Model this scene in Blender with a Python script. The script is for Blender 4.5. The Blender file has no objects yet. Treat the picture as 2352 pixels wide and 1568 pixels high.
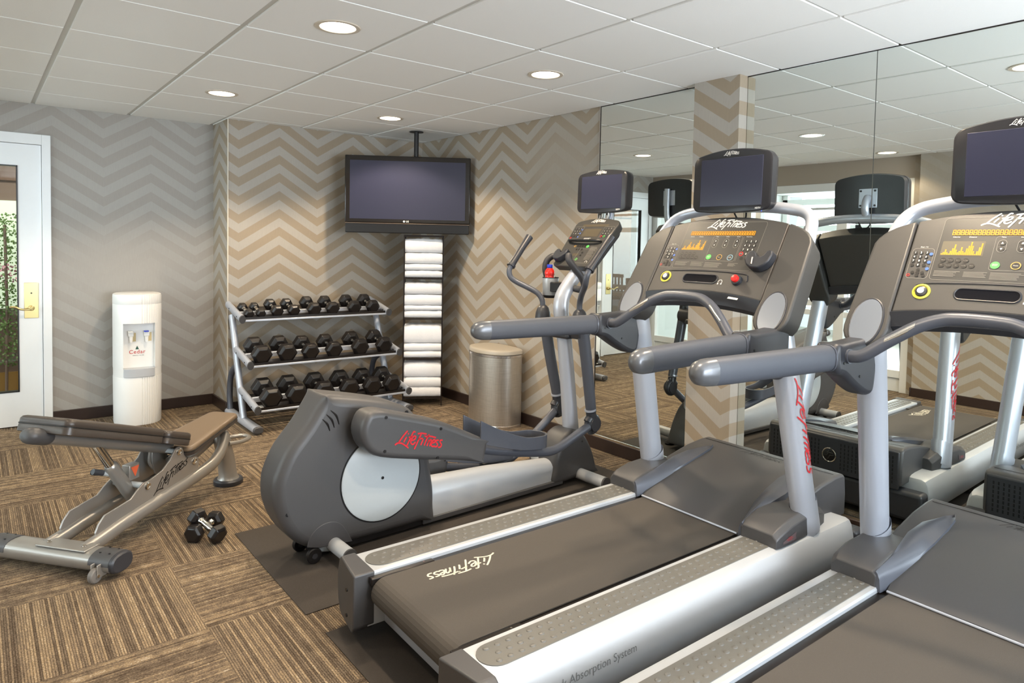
import bpy, math, random
from mathutils import Vector, Matrix
random.seed(7)
SC = bpy.context.scene
COL = SC.collection
pi = math.pi
Z = 2.3735          # ceiling height
XM = 3.3595         # mirror plane
YL = 6.21           # left (door) wall
YD = 5.79           # dumbbell wall
XS = 1.59           # small return between the two
XW = -0.50          # storefront wall
XP = -0.42          # protruding part of it
YS = -1.9           # wall behind the camera

# ------------------------------------------------------------------ camera
cd = bpy.data.cameras.new('camera'); cam = bpy.data.objects.new('camera', cd); COL.objects.link(cam)
R = [[0.7756704398950462, -0.6308386883097404, 0.019440113288543896],
     [-0.010679054851467256, -0.04391562597861588, -0.9989781657185433],
     [0.631047800456118, 0.774670231212322, -0.040800813875986684]]
M = Matrix.Identity(4)
for i in range(3):
    M[i][0] = R[0][i]; M[i][1] = -R[1][i]; M[i][2] = -R[2][i]
M[2][3] = 1.4012
cam.matrix_world = M
cd.sensor_width = 36; cd.lens = 1568.56 / 2352 * 36
cd.shift_x = (1176 - 1214.58) / 2352; cd.shift_y = (629.35 - 784) / 2352
cd.clip_start = 0.05
SC.camera = cam

# ------------------------------------------------------------------ view
SC.view_settings.view_transform = 'Standard'; SC.view_settings.look = 'None'
SC.view_settings.gamma = 1; SC.view_settings.use_curve_mapping = False
SC.view_settings.exposure = 0.04

# ------------------------------------------------------------------ world and daylight
w = bpy.data.worlds.new('sky'); SC.world = w; w.use_nodes = True
bg = w.node_tree.nodes['Background']; bg.inputs[0].default_value = (0.78, 0.88, 1, 1); bg.inputs[1].default_value = 1.6

def area(name, loc, rot, sx, sy, power, color):
    l = bpy.data.lights.new(name, 'AREA'); l.shape = 'RECTANGLE'; l.size = sx; l.size_y = sy
    l.energy = power; l.color = color
    o = bpy.data.objects.new(name, l); COL.objects.link(o); o.location = loc; o.rotation_euler = rot
    return o
# fill lamp added behind the camera; daylight through the far windows of the lobby
area('south_fill', (2.0, YS - 0.25, 1.35), (pi / 2 + 0.85, 0, 0), 2.3, 1.9, 290, (0.86, 0.93, 1))  # fill lamp in a made-up window, tilted up to brighten the ceiling
area('daylight_west', (-4.6, 3.5, 1.5), (0, -pi / 2 - 0.35, 0), 2.2, 6.0, 330, (0.84, 0.92, 1))

# ------------------------------------------------------------------ materials
def nt(name):
    m = bpy.data.materials.new(name); m.use_nodes = True
    t = m.node_tree; return m, t, t.nodes['Principled BSDF']
def lin(c):
    return tuple(((x / 255) / 12.92 if x <= 10 else ((x / 255 + 0.055) / 1.055) ** 2.4) for x in c) + (1,)
def mat(name, rgb, rough=0.5, metal=0.0, var=0.0, vscale=60, bump=0.0, bscale=300, spec=0.5, coat=0.0, emit=None, aniso=None):
    m, t, b = nt(name)
    b.inputs['Base Color'].default_value = lin(rgb); b.inputs['Roughness'].default_value = rough
    b.inputs['Metallic'].default_value = metal; b.inputs['Specular IOR Level'].default_value = spec
    b.inputs['Coat Weight'].default_value = coat
    if emit: b.inputs['Emission Color'].default_value = lin(rgb); b.inputs['Emission Strength'].default_value = emit
    tc = t.nodes.new('ShaderNodeTexCoord')
    if var:
        n = t.nodes.new('ShaderNodeTexNoise'); n.inputs['Scale'].default_value = vscale; n.inputs['Detail'].default_value = 4
        t.links.new(tc.outputs['Object'], n.inputs['Vector'])
        mx = t.nodes.new('ShaderNodeMix'); mx.data_type = 'RGBA'
        c = lin(rgb); mx.inputs[6].default_value = tuple(x * (1 - var) for x in c[:3]) + (1,)
        mx.inputs[7].default_value = tuple(min(1, x * (1 + var)) for x in c[:3]) + (1,)
        t.links.new(n.outputs['Fac'], mx.inputs[0]); t.links.new(mx.outputs[2], b.inputs['Base Color'])
    if bump:
        n2 = t.nodes.new('ShaderNodeTexNoise'); n2.inputs['Scale'].default_value = bscale; n2.inputs['Detail'].default_value = 2
        t.links.new(tc.outputs['Object'], n2.inputs['Vector'])
        bp = t.nodes.new('ShaderNodeBump'); bp.inputs['Strength'].default_value = bump; bp.inputs['Distance'].default_value = 0.002
        t.links.new(n2.outputs['Fac'], bp.inputs['Height']); t.links.new(bp.outputs[0], b.inputs['Normal'])
    return m

PL = mat('graphite_plastic', (77, 77, 79), 0.42, 0.15, 0.06, 300, 0.10, 900)
PLD = mat('dark_plastic', (52, 54, 60), 0.38, 0.05, 0.05, 200, 0.08, 800)
PLC = mat('console_plastic', (72, 71, 70), 0.45, 0.15, 0.08, 500, 0.12, 1200)
OVL = mat('console_overlay', (66, 65, 63), 0.35, 0.0, 0.04, 300)
GRIP = mat('handrail_foam', (75, 79, 88), 0.55, 0.1, 0.07, 400, 0.12, 900)
TUBE = mat('slate_painted_tube', (84, 88, 98), 0.38, 0.2, 0.04, 200)
SIL = mat('silver_paint', (190, 196, 208), 0.34, 0.38, 0.02, 300)
SIL2 = mat('silver_white_paint', (190, 194, 199), 0.40, 0.2, 0.02, 300)
WARM = mat('warm_silver_paint', (164, 161, 156), 0.33, 0.6, 0.03, 300)
GREY = mat('light_grey_plastic', (186, 194, 198), 0.35, 0.0, 0.02, 100)
CHR = mat('chrome', (225, 222, 216), 0.12, 1.0)
BLK = mat('black_plastic', (22, 22, 24), 0.35)
GLOSSBLK = mat('piano_black', (26, 22, 20), 0.12, 0, 0, spec=0.6)
TVB = mat('screen_bezel_black', (38, 38, 42), 0.32)
SCR = mat('switched_off_screen', (46, 48, 68), 0.2, 0.0, spec=0.7)
BELT = mat('treadmill_belt', (73, 68, 63), 0.75, 0, 0.28, 650, 0.25, 1400)
PAD = mat('grip_rubber', (104, 103, 99), 0.36, 0, 0.05, 300)
DECK = mat('deck_steel', (46, 42, 40), 0.28, 0.6)
RUB = mat('rubber_mat', (62, 56, 51), 0.8, 0, 0.6, 420, 0.5, 700)
RUB2 = mat('rubber_mat_dark', (36, 36, 42), 0.8, 0, 0.6, 500, 0.5, 700)
RED = mat('red_lettering', (205, 28, 42), 0.45)
WHT = mat('white_lettering', (236, 236, 232), 0.5)
CREAM = mat('cream_lettering', (215, 208, 190), 0.6)
BLKL = mat('black_lettering', (18, 17, 17), 0.5)
GRL = mat('grey_lettering', (120, 124, 128), 0.5)
LINE = mat('panel_line', (150, 147, 140), 0.5)
AMB = mat('amber_led', (250, 158, 22), 0.5, emit=0.35)
AMBD = mat('amber_led_window', (92, 64, 28), 0.5, emit=0.05)
LCD = mat('graph_window', (92, 86, 70), 0.5)
BLUEL = mat('blue_led', (60, 80, 255), 0.4, emit=3)
BTN = mat('black_button', (34, 32, 30), 0.4)
BTNG = mat('green_button', (90, 205, 95), 0.4)
BTNGD = mat('green_ring', (120, 210, 110), 0.4)
BTNR = mat('red_button', (222, 40, 38), 0.3)
BTNY = mat('yellow_ring', (214, 205, 70), 0.4)
BTNO = mat('ochre_ring', (196, 158, 84), 0.4)
BTNB = mat('pale_blue_ring', (150, 192, 214), 0.4)
BTNBL = mat('blue_button', (80, 118, 205), 0.4)
VIN = mat('brown_vinyl', (64, 57, 52), 0.33, 0, 0.05, 200, 0.08, 500)
VINT = mat('taupe_vinyl', (118, 101, 82), 0.38, 0, 0.05, 200, 0.08, 500)
HEX = mat('black_rubber_hex', (25, 22, 22), 0.32, 0, 0.1, 60)
BASE = mat('dark_baseboard', (50, 38, 34), 0.35)
WHITE = mat('white_painted_wood', (232, 236, 238), 0.3, 0, 0.012, 40)
WIN = mat('white_window_frame', (226, 228, 226), 0.4)
BRASS = mat('brass', (205, 186, 130), 0.28, 0.9)
COOL = mat('cooler_plastic', (240, 240, 238), 0.42)
COOLG = mat('cooler_tray_grey', (186, 190, 196), 0.5)
TOW = mat('terry_cloth', (236, 236, 238), 0.95, 0, 0.03, 80, 0.8, 260)
WIRE = mat('dark_bronze_wire', (42, 34, 30), 0.4, 0.5)
LID = mat('taupe_lid', (176, 167, 152), 0.35)
CANR = mat('bin_steel_rim', (205, 200, 195), 0.2, 0.9)
CEIL = mat('ceiling_tile', (237, 237, 235), 0.9, 0, 0.012, 200, 0.35, 500)
GRID = mat('ceiling_grid', (204, 203, 198), 0.6)
TRIMR = mat('downlight_trim', (205, 195, 180), 0.35)
LAMP = mat('downlight_lens', (255, 240, 215), 0.5, emit=9)
JUICE = mat('red_juice', (225, 40, 30), 0.18, 0, coat=0.5)
CAPB = mat('blue_cap', (36, 60, 190), 0.35)
CUP = mat('cup_holder_silver', (178, 182, 186), 0.35, 0.3)
TAUPE = mat('corridor_paint', (128, 112, 100), 0.7)
LOBBY = mat('lobby_paint', (214, 216, 212), 0.8)
LOBF = mat('lobby_floor', (190, 184, 172), 0.5)
OCHRE = mat('kickplate_reflection', (196, 160, 92), 0.35, 0.5)
PINK = mat('reflection_pink', (225, 170, 185), 0.8)
CHAIRM = mat('dark_chair', (60, 72, 80), 0.5)
STRIP = mat('strip_light', (250, 252, 248), 0.5, emit=3)
WARN = mat('orange_warning_label', (214, 96, 60), 0.5)
TREE = mat('dark_green_print', (40, 84, 70), 0.5)

# brushed bin steel
def brushed():
    m, t, b = nt('woven_steel')
    b.inputs['Metallic'].default_value = 0.85; b.inputs['Roughness'].default_value = 0.36
    tc = t.nodes.new('ShaderNodeTexCoord')
    out = []
    for sc in ((420, 420, 10), (12, 12, 520)):
        mp = t.nodes.new('ShaderNodeMapping'); mp.inputs['Scale'].default_value = sc
        t.links.new(tc.outputs['Object'], mp.inputs[0])
        n = t.nodes.new('ShaderNodeTexNoise'); n.inputs['Scale'].default_value = 1; n.inputs['Detail'].default_value = 1
        t.links.new(mp.outputs[0], n.inputs['Vector']); out.append(n)
    a = t.nodes.new('ShaderNodeMath'); a.operation = 'ADD'
    t.links.new(out[0].outputs['Fac'], a.inputs[0]); t.links.new(out[1].outputs['Fac'], a.inputs[1])
    r = t.nodes.new('ShaderNodeMapRange'); r.inputs[1].default_value = 0.6; r.inputs[2].default_value = 1.4
    t.links.new(a.outputs[0], r.inputs[0])
    mx = t.nodes.new('ShaderNodeMix'); mx.data_type = 'RGBA'
    mx.inputs[6].default_value = lin((170, 163, 153)); mx.inputs[7].default_value = lin((204, 198, 188))
    t.links.new(r.outputs[0], mx.inputs[0]); t.links.new(mx.outputs[2], b.inputs['Base Color'])
    return m
STEEL = brushed()

def glass():
    m, t, b = nt('clear_glass')
    o = t.nodes['Material Output']
    g = t.nodes.new('ShaderNodeBsdfGlossy'); g.inputs['Roughness'].default_value = 0.02
    tr = t.nodes.new('ShaderNodeBsdfTransparent'); tr.inputs[0].default_value = (0.95, 0.98, 0.97, 1)
    fr = t.nodes.new('ShaderNodeFresnel'); gm = t.nodes.new('ShaderNodeNewGeometry')
    ir = t.nodes.new('ShaderNodeMapRange'); ir.inputs[3].default_value = 1.5; ir.inputs[4].default_value = 1 / 1.5
    t.links.new(gm.outputs['Backfacing'], ir.inputs[0]); t.links.new(ir.outputs[0], fr.inputs[0])
    mx = t.nodes.new('ShaderNodeMixShader')
    t.links.new(fr.outputs[0], mx.inputs[0]); t.links.new(tr.outputs[0], mx.inputs[1]); t.links.new(g.outputs[0], mx.inputs[2])
    t.links.new(mx.outputs[0], o.inputs['Surface']); return m
GLASS = glass()
def mirror():
    m, t, b = nt('mirror_silver')
    b.inputs['Base Color'].default_value = (0.80, 0.835, 0.805, 1); b.inputs['Metallic'].default_value = 1
    b.inputs['Roughness'].default_value = 0.0; return m
MIR = mirror()

# chevron wallpaper: axis = world axis that runs along the wall, pk = where a peak stands, top = height of the upper edge of a light band at the peak
def chevron(name, axis, pk, top, light=(172, 166, 157), dark=(157, 143, 123), sheen_fade=None):
    m, t, b = nt(name)
    b.inputs['Roughness'].default_value = 0.45; b.inputs['Specular IOR Level'].default_value = 0.35
    N, L = t.nodes, t.links
    g = N.new('ShaderNodeNewGeometry'); s = N.new('ShaderNodeSeparateXYZ'); L.new(g.outputs['Position'], s.inputs[0])
    def mth(op, a, bb=None, c=None):
        n = N.new('ShaderNodeMath'); n.operation = op
        for i, v in enumerate((a, bb, c)):
            if v is None: continue
            if isinstance(v, (int, float)): n.inputs[i].default_value = v
            else: L.new(v, n.inputs[i])
        return n.outputs[0]
    x = s.outputs['XYZ'.index(axis)]; z = s.outputs[2]
    P = 0.655
    tri = mth('PINGPONG', mth('ADD', mth('SUBTRACT', x, pk), P * 20), P / 2)       # 0 at peak .. P/2 at valley
    drop = mth('MULTIPLY', tri, 0.211 / (P / 2))
    q = mth('FRACT', mth('ADD', mth('DIVIDE', mth('SUBTRACT', mth('SUBTRACT', top, drop), z), 0.15), 40.0))
    isd = N.new('ShaderNodeMapRange'); isd.inputs[1].default_value = 0.49; isd.inputs[2].default_value = 0.51
    L.new(q, isd.inputs[0]); f = isd.outputs[0]
    if sheen_fade:  # view-dependent sheen painted in: stripes lose contrast inside an oval
        a0, z0, sx, sz, k = sheen_fade
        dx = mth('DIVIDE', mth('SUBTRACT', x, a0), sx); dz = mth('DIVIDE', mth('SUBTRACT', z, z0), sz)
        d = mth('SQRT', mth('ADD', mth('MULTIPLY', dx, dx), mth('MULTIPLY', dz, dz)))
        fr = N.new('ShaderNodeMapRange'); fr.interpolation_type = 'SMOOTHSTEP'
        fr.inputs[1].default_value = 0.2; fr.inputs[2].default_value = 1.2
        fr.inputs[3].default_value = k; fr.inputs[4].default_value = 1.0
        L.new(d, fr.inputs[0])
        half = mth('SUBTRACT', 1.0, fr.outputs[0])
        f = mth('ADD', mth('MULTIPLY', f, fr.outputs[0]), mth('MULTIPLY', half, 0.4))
    n = N.new('ShaderNodeTexNoise'); n.inputs['Scale'].default_value = 3; n.inputs['Detail'].default_value = 3
    mp = N.new('ShaderNodeMapping'); mp.inputs['Scale'].default_value = (60, 60, 6) 
    L.new(g.outputs['Position'], mp.inputs[0]); L.new(mp.outputs[0], n.inputs['Vector'])
    mx = N.new('ShaderNodeMix'); mx.data_type = 'RGBA'; mx.inputs[6].default_value = lin(light); mx.inputs[7].default_value = lin(dark)
    L.new(f, mx.inputs[0])
    mz = N.new('ShaderNodeMix'); mz.data_type = 'RGBA'; mz.blend_type = 'MULTIPLY'; mz.inputs[0].default_value = 0.12
    L.new(mx.outputs[2], mz.inputs[6]); L.new(n.outputs['Fac'], mz.inputs[7])
    L.new(mz.outputs[2], b.inputs['Base Color'])
    return m
WP_D = chevron('chevron_wallpaper_dumbbell', 'X', 2.0, 2.348)
WP_M = chevron('chevron_wallpaper_corner', 'Y', 4.508, 2.328, sheen_fade=(3.75, 1.95, 0.55, 0.45, 0.12))
WP_L = chevron('chevron_wallpaper_door', 'X', 1.118, 2.154, (168, 165, 160), (159, 154, 147), sheen_fade=(0.9, 1.15, 0.7, 0.45, 0.05))  # greyer, flatter stripes than the same paper elsewhere: sheen put into the colours
WP_S = chevron('chevron_wallpaper_return', 'Y', 6.03, 2.282)
WP_P = chevron('chevron_wallpaper_pillar', 'Y', 2.614, 1.273)
WP_W = chevron('chevron_wallpaper_west', 'Y', 2.2, 2.30, sheen_fade=(2.4, 2.0, 1.2, .9, .12))

def carpet():
    m, t, b = nt('carpet_tiles')
    b.inputs['Roughness'].default_value = 0.95; b.inputs['Specular IOR Level'].default_value = 0.1
    N, L = t.nodes, t.links
    g = N.new('ShaderNodeNewGeometry'); s = N.new('ShaderNodeSeparateXYZ'); L.new(g.outputs['Position'], s.inputs[0])
    def mth(op, a, bb=None, c=None):
        n = N.new('ShaderNodeMath'); n.operation = op
        for i, v in enumerate((a, bb, c)):
            if v is None: continue
            if isinstance(v, (int, float)): n.inputs[i].default_value = v
            else: L.new(v, n.inputs[i])
        return n.outputs[0]
    X, Y = s.outputs[0], s.outputs[1]
    tx = mth('DIVIDE', mth('SUBTRACT', X, 0.645), 0.6); ty = mth('DIVIDE', mth('SUBTRACT', Y, 2.586), 0.594)
    ix = mth('FLOOR', tx); iy = mth('FLOOR', ty)
    par = mth('MODULO', mth('ADD', mth('ADD', ix, iy), 100.0), 2.0)     # 1 -> ribs along Y
    def comb(a, c, e):
        n = N.new('ShaderNodeCombineXYZ')
        for i, v in enumerate((a, c, e)):
            if isinstance(v, (int, float)): n.inputs[i].default_value = v
            else: L.new(v, n.inputs[i])
        return n.outputs[0]
    def mixf(a, c):
        n = N.new('ShaderNodeMix'); L.new(par, n.inputs[0]); L.new(a, n.inputs[2]); L.new(c, n.inputs[3]); return n.outputs[0]
    across = mixf(Y, X); along = mixf(X, Y)
    seed = mth('ADD', mth('MULTIPLY', ix, 7.3), mth('MULTIPLY', iy, 3.1))
    def noise(vec, sc=1.0, det=0):
        n = N.new('ShaderNodeTexNoise'); n.inputs['Scale'].default_value = sc; n.inputs['Detail'].default_value = det
        L.new(vec, n.inputs['Vector']); return n.outputs['Fac']
    # ribs 7.5 mm apart, each with its own colour that changes along the rib
    rib = mth('DIVIDE', across, 0.0080); rid = mth('FLOOR', rib)
    wn = N.new('ShaderNodeTexWhiteNoise'); wn.noise_dimensions = '2D'; L.new(comb(rid, mth('FLOOR', mth('MULTIPLY', along, 22)), 0), wn.inputs['Vector'])
    wn2 = N.new('ShaderNodeTexWhiteNoise'); wn2.noise_dimensions = '2D'; L.new(comb(rid, seed, 0), wn2.inputs['Vector'])
    blot = noise(comb(mth('MULTIPLY', along, 30), mth('MULTIPLY', across, 22), seed), 1.0, 2)
    fine = noise(comb(mth('MULTIPLY', along, 160), mth('MULTIPLY', across, 200), 0), 1.0, 1)
    v = mth('ADD', mth('ADD', mth('MULTIPLY', wn.outputs[0], 0.16), mth('MULTIPLY', wn2.outputs[0], 0.46)), 0.13)
    v = mth('ADD', v, mth('MULTIPLY', mth('MULTIPLY', mth('SUBTRACT', blot, 0.5), 0.55), mth('SUBTRACT', 1.15, par)))
    v = mth('ADD', v, mth('MULTIPLY', mth('SUBTRACT', fine, 0.5), 0.9))
    cr = N.new('ShaderNodeValToRGB'); L.new(v, cr.inputs[0])
    e = cr.color_ramp.elements
    e[0].position = 0.05; e[0].color = lin((82, 69, 57)); e[1].position = 0.95; e[1].color = lin((200, 187, 168))
    for p, c in ((0.3, (108, 95, 81)), (0.5, (134, 118, 100)), (0.68, (160, 139, 110)), (0.8, (178, 161, 138))):
        k = e.new(p); k.color = lin(c)
    # rib groove
    gr = mth('ABSOLUTE', mth('SUBTRACT', mth('FRACT', rib), 0.5))
    dk = N.new('ShaderNodeMapRange'); dk.inputs[1].default_value = 0.20; dk.inputs[2].default_value = 0.46; dk.inputs[3].default_value = 1.0; dk.inputs[4].default_value = 0.48
    L.new(gr, dk.inputs[0])
    mz = N.new('ShaderNodeMix'); mz.data_type = 'RGBA'; mz.blend_type = 'MULTIPLY'; mz.inputs[0].default_value = 1
    L.new(cr.outputs[0], mz.inputs[6]); L.new(dk.outputs[0], mz.inputs[7])
    L.new(mz.outputs[2], b.inputs['Base Color'])
    bp = N.new('ShaderNodeBump'); bp.inputs['Strength'].default_value = 0.6; bp.inputs['Distance'].default_value = 0.003
    L.new(mth('ADD', dk.outputs[0], fine), bp.inputs['Height']); L.new(bp.outputs[0], b.inputs['Normal'])
    return m
CARPET = carpet()

# ------------------------------------------------------------------ mesh helpers
class MB:
    def __init__(s): s.v = []; s.f = []
    def add(s, vs, fs, mt=None):
        o = len(s.v)
        for p in vs:
            p = Vector(p)
            s.v.append(mt @ p if mt else p)
        s.f += [tuple(i + o for i in f) for f in fs]; return s
    def box(s, x0, x1, y0, y1, z0, z1, mt=None):
        v = [(x, y, z) for z in (z0, z1) for y in (y0, y1) for x in (x0, x1)]
        return s.add(v, [(0, 2, 3, 1), (4, 5, 7, 6), (0, 1, 5, 4), (2, 6, 7, 3), (0, 4, 6, 2), (1, 3, 7, 5)], mt)
    def prism(s, poly, axis, a, b, mt=None):
        n = len(poly)
        def P(p, h):
            return {'x': (h, p[0], p[1]), 'y': (p[0], h, p[1]), 'z': (p[0], p[1], h)}[axis]
        v = [P(p, a) for p in poly] + [P(p, b) for p in poly]
        return s.add(v, [tuple(range(n)), tuple(range(2 * n - 1, n - 1, -1))] + [(i, (i + 1) % n, n + (i + 1) % n, n + i) for i in range(n)], mt)
    def loft(s, rings, caps=True, closed=False, mt=None):
        n = len(rings[0]); v = [p for r in rings for p in r]; f = []
        m = len(rings)
        for k in range(m if closed else m - 1):
            a = k * n; c = ((k + 1) % m) * n
            f += [(a + i, a + (i + 1) % n, c + (i + 1) % n, c + i) for i in range(n)]
        if caps and not closed: f += [tuple(range(n - 1, -1, -1)), tuple(range((m - 1) * n, m * n))]
        return s.add(v, f, mt)
    def tube(s, pts, r, n=14, r2=None, up=None, caps=True, sub=0, round_ends=False, power=1.0):
        pts = [Vector(p) for p in pts]
        rs = r if isinstance(r, (list, tuple)) else [r] * len(pts)
        if sub:
            q = []; qr = []
            for i in range(len(pts) - 1):
                p0 = pts[max(i - 1, 0)]; p1 = pts[i]; p2 = pts[i + 1]; p3 = pts[min(i + 2, len(pts) - 1)]
                for k in range(sub):
                    u = k / sub
                    q.append(0.5 * ((2 * p1) + (p2 - p0) * u + (2 * p0 - 5 * p1 + 4 * p2 - p3) * u * u + (3 * p1 - p0 - 3 * p2 + p3) * u ** 3))
                    qr.append(rs[i] * (1 - u) + rs[i + 1] * u)
            q.append(pts[-1]); qr.append(rs[-1]); pts, rs = q, qr
        if round_ends:
            def cap(p, d, rr):
                o = [(p + d * rr * math.sin(a), rr * math.cos(a)) for a in (0.4, 0.8, 1.15, 1.45)]
                return o
            d0 = (pts[0] - pts[1]).normalized(); d1 = (pts[-1] - pts[-2]).normalized()
            a = cap(pts[0], d0, rs[0]); b2 = cap(pts[-1], d1, rs[-1])
            rs = [x[1] for x in a[::-1]] + rs + [x[1] for x in b2]; pts = [x[0] for x in a[::-1]] + pts + [x[0] for x in b2]
        u0 = Vector(up) if up else None
        rings = []; prev = None
        for i, p in enumerate(pts):
            t = (pts[min(i + 1, len(pts) - 1)] - pts[max(i - 1, 0)]).normalized()
            if u0: nn = (u0 - t * u0.dot(t)).normalized()
            elif prev is None:
                a = Vector((0, 0, 1)) if abs(t.z) < 0.9 else Vector((1, 0, 0)); nn = (a - t * a.dot(t)).normalized()
            else: nn = (prev - t * prev.dot(t)).normalized()
            prev = nn; bb = t.cross(nn)
            k = (r2 / r if (r2 and not isinstance(r, (list, tuple))) else (r2 if r2 else 1))
            ring = []
            for j in range(n):
                a = 2 * pi * j / n; c, sn = math.cos(a), math.sin(a)
                if power != 1.0:
                    c = math.copysign(abs(c) ** power, c); sn = math.copysign(abs(sn) ** power, sn)
                ring.append(p + nn * rs[i] * c + bb * rs[i] * k * sn)
            rings.append(ring)
        return s.loft(rings, caps)
    def lathe(s, prof, c=(0, 0, 0), n=24, axis='z', mt=None, sx=1, sy=1):
        rings = []
        for r, h in prof:
            ring = []
            for j in range(n):
                a = 2 * pi * j / n; p = (r * sx * math.cos(a), r * sy * math.sin(a))
                q = {'z': (p[0], p[1], h), 'x': (h, p[0], p[1]), 'y': (p[0], h, p[1])}[axis]
                ring.append((c[0] + q[0], c[1] + q[1], c[2] + q[2]))
            rings.append(ring)
        return s.loft(rings, True, False, mt)
    def ball(s, c, r, n=16, sc=(1, 1, 1)):
        prof = [(max(1e-4, r * math.cos(a)), r * math.sin(a)) for a in [(-0.5 + k / 10) * pi for k in range(11)]]
        mt = Matrix.Translation(Vector(c)) @ Matrix.Diagonal((*sc, 1))
        return s.lathe(prof, n=n, mt=mt)
    def map(s, fn):
        s.v = [Vector(fn(p)) for p in s.v]; return s
    def build(s, name, m, parent=None, bevel=0, seg=2, ang=35, label=None, flat=False, closed=True):
        me = bpy.data.meshes.new(name); me.from_pydata([tuple(p) for p in s.v], [], s.f)
        import bmesh
        bm = bmesh.new(); bm.from_mesh(me)
        if getattr(s, 'weld', False): bmesh.ops.remove_doubles(bm, verts=bm.verts, dist=1e-5)
        if closed: bmesh.ops.recalc_face_normals(bm, faces=bm.faces)
        bm.to_mesh(me); bm.free()
        if not flat:
            me.shade_smooth(); me.set_sharp_from_angle(angle=math.radians(ang))
        if hasattr(s, 'flat0'):
            for pg in me.polygons[s.flat0:]: pg.use_smooth = False
        me.materials.append(m)
        o = bpy.data.objects.new(name, me); COL.objects.link(o)
        if parent: o.parent = parent
        if bevel:
            b = o.modifiers.new('bevel', 'BEVEL'); b.width = bevel; b.segments = seg; b.limit_method = 'ANGLE'; b.angle_limit = math.radians(30)
        if label: o['label'] = label
        return o
def thing(name, label, cat, loc=(0, 0, 0), rz=0, group=None):
    o = bpy.data.objects.new(name, None); COL.objects.link(o); o.location = loc; o.rotation_euler = (0, 0, rz)
    o.empty_display_size = 0.1; return tag(o, label, cat, group)
def tag(o, label, cat, group=None):
    o['label'] = label; o['category'] = cat
    if group: o['group'] = group
    return o
def struct(o): o['kind'] = 'structure'; return o
def copy_tree(o, parent=None):
    c = o.copy(); COL.objects.link(c)
    if parent: c.parent = parent
    for ch in list(o.children): copy_tree(ch, c)
    return c

def catmull(pts, sub=5):
    out = []
    for i in range(len(pts) - 1):
        p0 = pts[max(i - 1, 0)]; p1 = pts[i]; p2 = pts[i + 1]; p3 = pts[min(i + 2, len(pts) - 1)]
        for k in range(sub):
            u = k / sub
            out.append(tuple(0.5 * (2 * b + (c - a) * u + (2 * a - 5 * b + 4 * c - d) * u * u + (3 * b - a - 3 * c + d) * u ** 3) for a, b, c, d in zip(p0, p1, p2, p3)))
    out.append(pts[-1]); return out
def ribbon(mb, pts, wd, fn, cap=True):
    """flat stroke of width wd along 2-D pts, mapped to 3-D by fn"""
    n = len(pts); L = []; Rr = []
    for i, p in enumerate(pts):
        a = pts[max(i - 1, 0)]; b = pts[min(i + 1, n - 1)]
        dx, dy = b[0] - a[0], b[1] - a[1]; l = math.hypot(dx, dy) or 1
        w_ = wd / 2 * (0.75 if i in (0, n - 1) else 1)
        L.append((p[0] - dy / l * w_, p[1] + dx / l * w_)); Rr.append((p[0] + dy / l * w_, p[1] - dx / l * w_))
    v = [fn(*q) for q in L] + [fn(*q) for q in Rr]
    mb.add(v, [(i, i + 1, n + i + 1, n + i) for i in range(n - 1)])
SCRIPT = [[(2.55, 2.4), (1.6, 1.5), (0.7, 0.45)], [(0, 0.1), (0.6, 0.42), (1.5, 0.38), (2.75, -0.2)],
          [(2.35, 1.45), (2.0, 1.0), (1.75, 0.6)], [(2.62, 1.85), (2.75, 2.05)],
          [(4.15, 2.25), (3.75, 2.3), (3.1, 1.3), (2.35, 0.1)], [(2.75, 1.4), (3.65, 1.55)],
          [(3.3, 0.95), (4.0, 1.2), (4.2, 1.6), (3.8, 1.65), (3.3, 1.1), (3.2, 0.6), (3.6, 0.4), (4.2, 0.8)],
          [(4.6, 2.05), (5.4, 2.2), (6.5, 2.15)], [(5.35, 2.1), (4.75, 1.1), (3.9, -0.35)], [(4.7, 1.25), (5.65, 1.45)],
          [(5.8, 1.35), (5.5, 0.85), (5.25, 0.35)], [(6.05, 1.75), (6.15, 1.9)],
          [(7.05, 2.15), (6.4, 1.2), (5.95, 0.35)], [(6.2, 1.7), (7.2, 1.85), (8.5, 1.72)],
          [(7.0, 1.3), (6.8, 0.85), (6.55, 0.3)], [(6.75, 0.8), (7.35, 1.35), (7.5, 1.1), (7.1, 0.3)],
          [(7.6, 0.8), (8.2, 1.0), (8.3, 1.3), (8.0, 1.35), (7.6, 0.9), (7.5, 0.45), (7.85, 0.3), (8.2, 0.45)],
          [(9.1, 1.35), (8.6, 1.3), (8.55, 1.0), (8.85, 0.7), (8.65, 0.35), (8.15, 0.3)],
          [(9.95, 1.4), (9.45, 1.35), (9.4, 1.05), (9.7, 0.7), (9.45, 0.3), (8.95, 0.25)]]
def script_logo(name, m, parent, fn, width, stroke=0.3, part_label=None):
    """the brand script; fn(x, y) maps metres in the logo plane (x to the right, y up, centred) to 3-D"""
    k = width / 10.0; mb = MB()
    for st in SCRIPT:
        ribbon(mb, catmull(st, 5), stroke, lambda x, y: fn((x - 5) * k, (y - 1) * k))
    return mb.build(name, m, parent, flat=True, closed=False, label=part_label)
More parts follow.
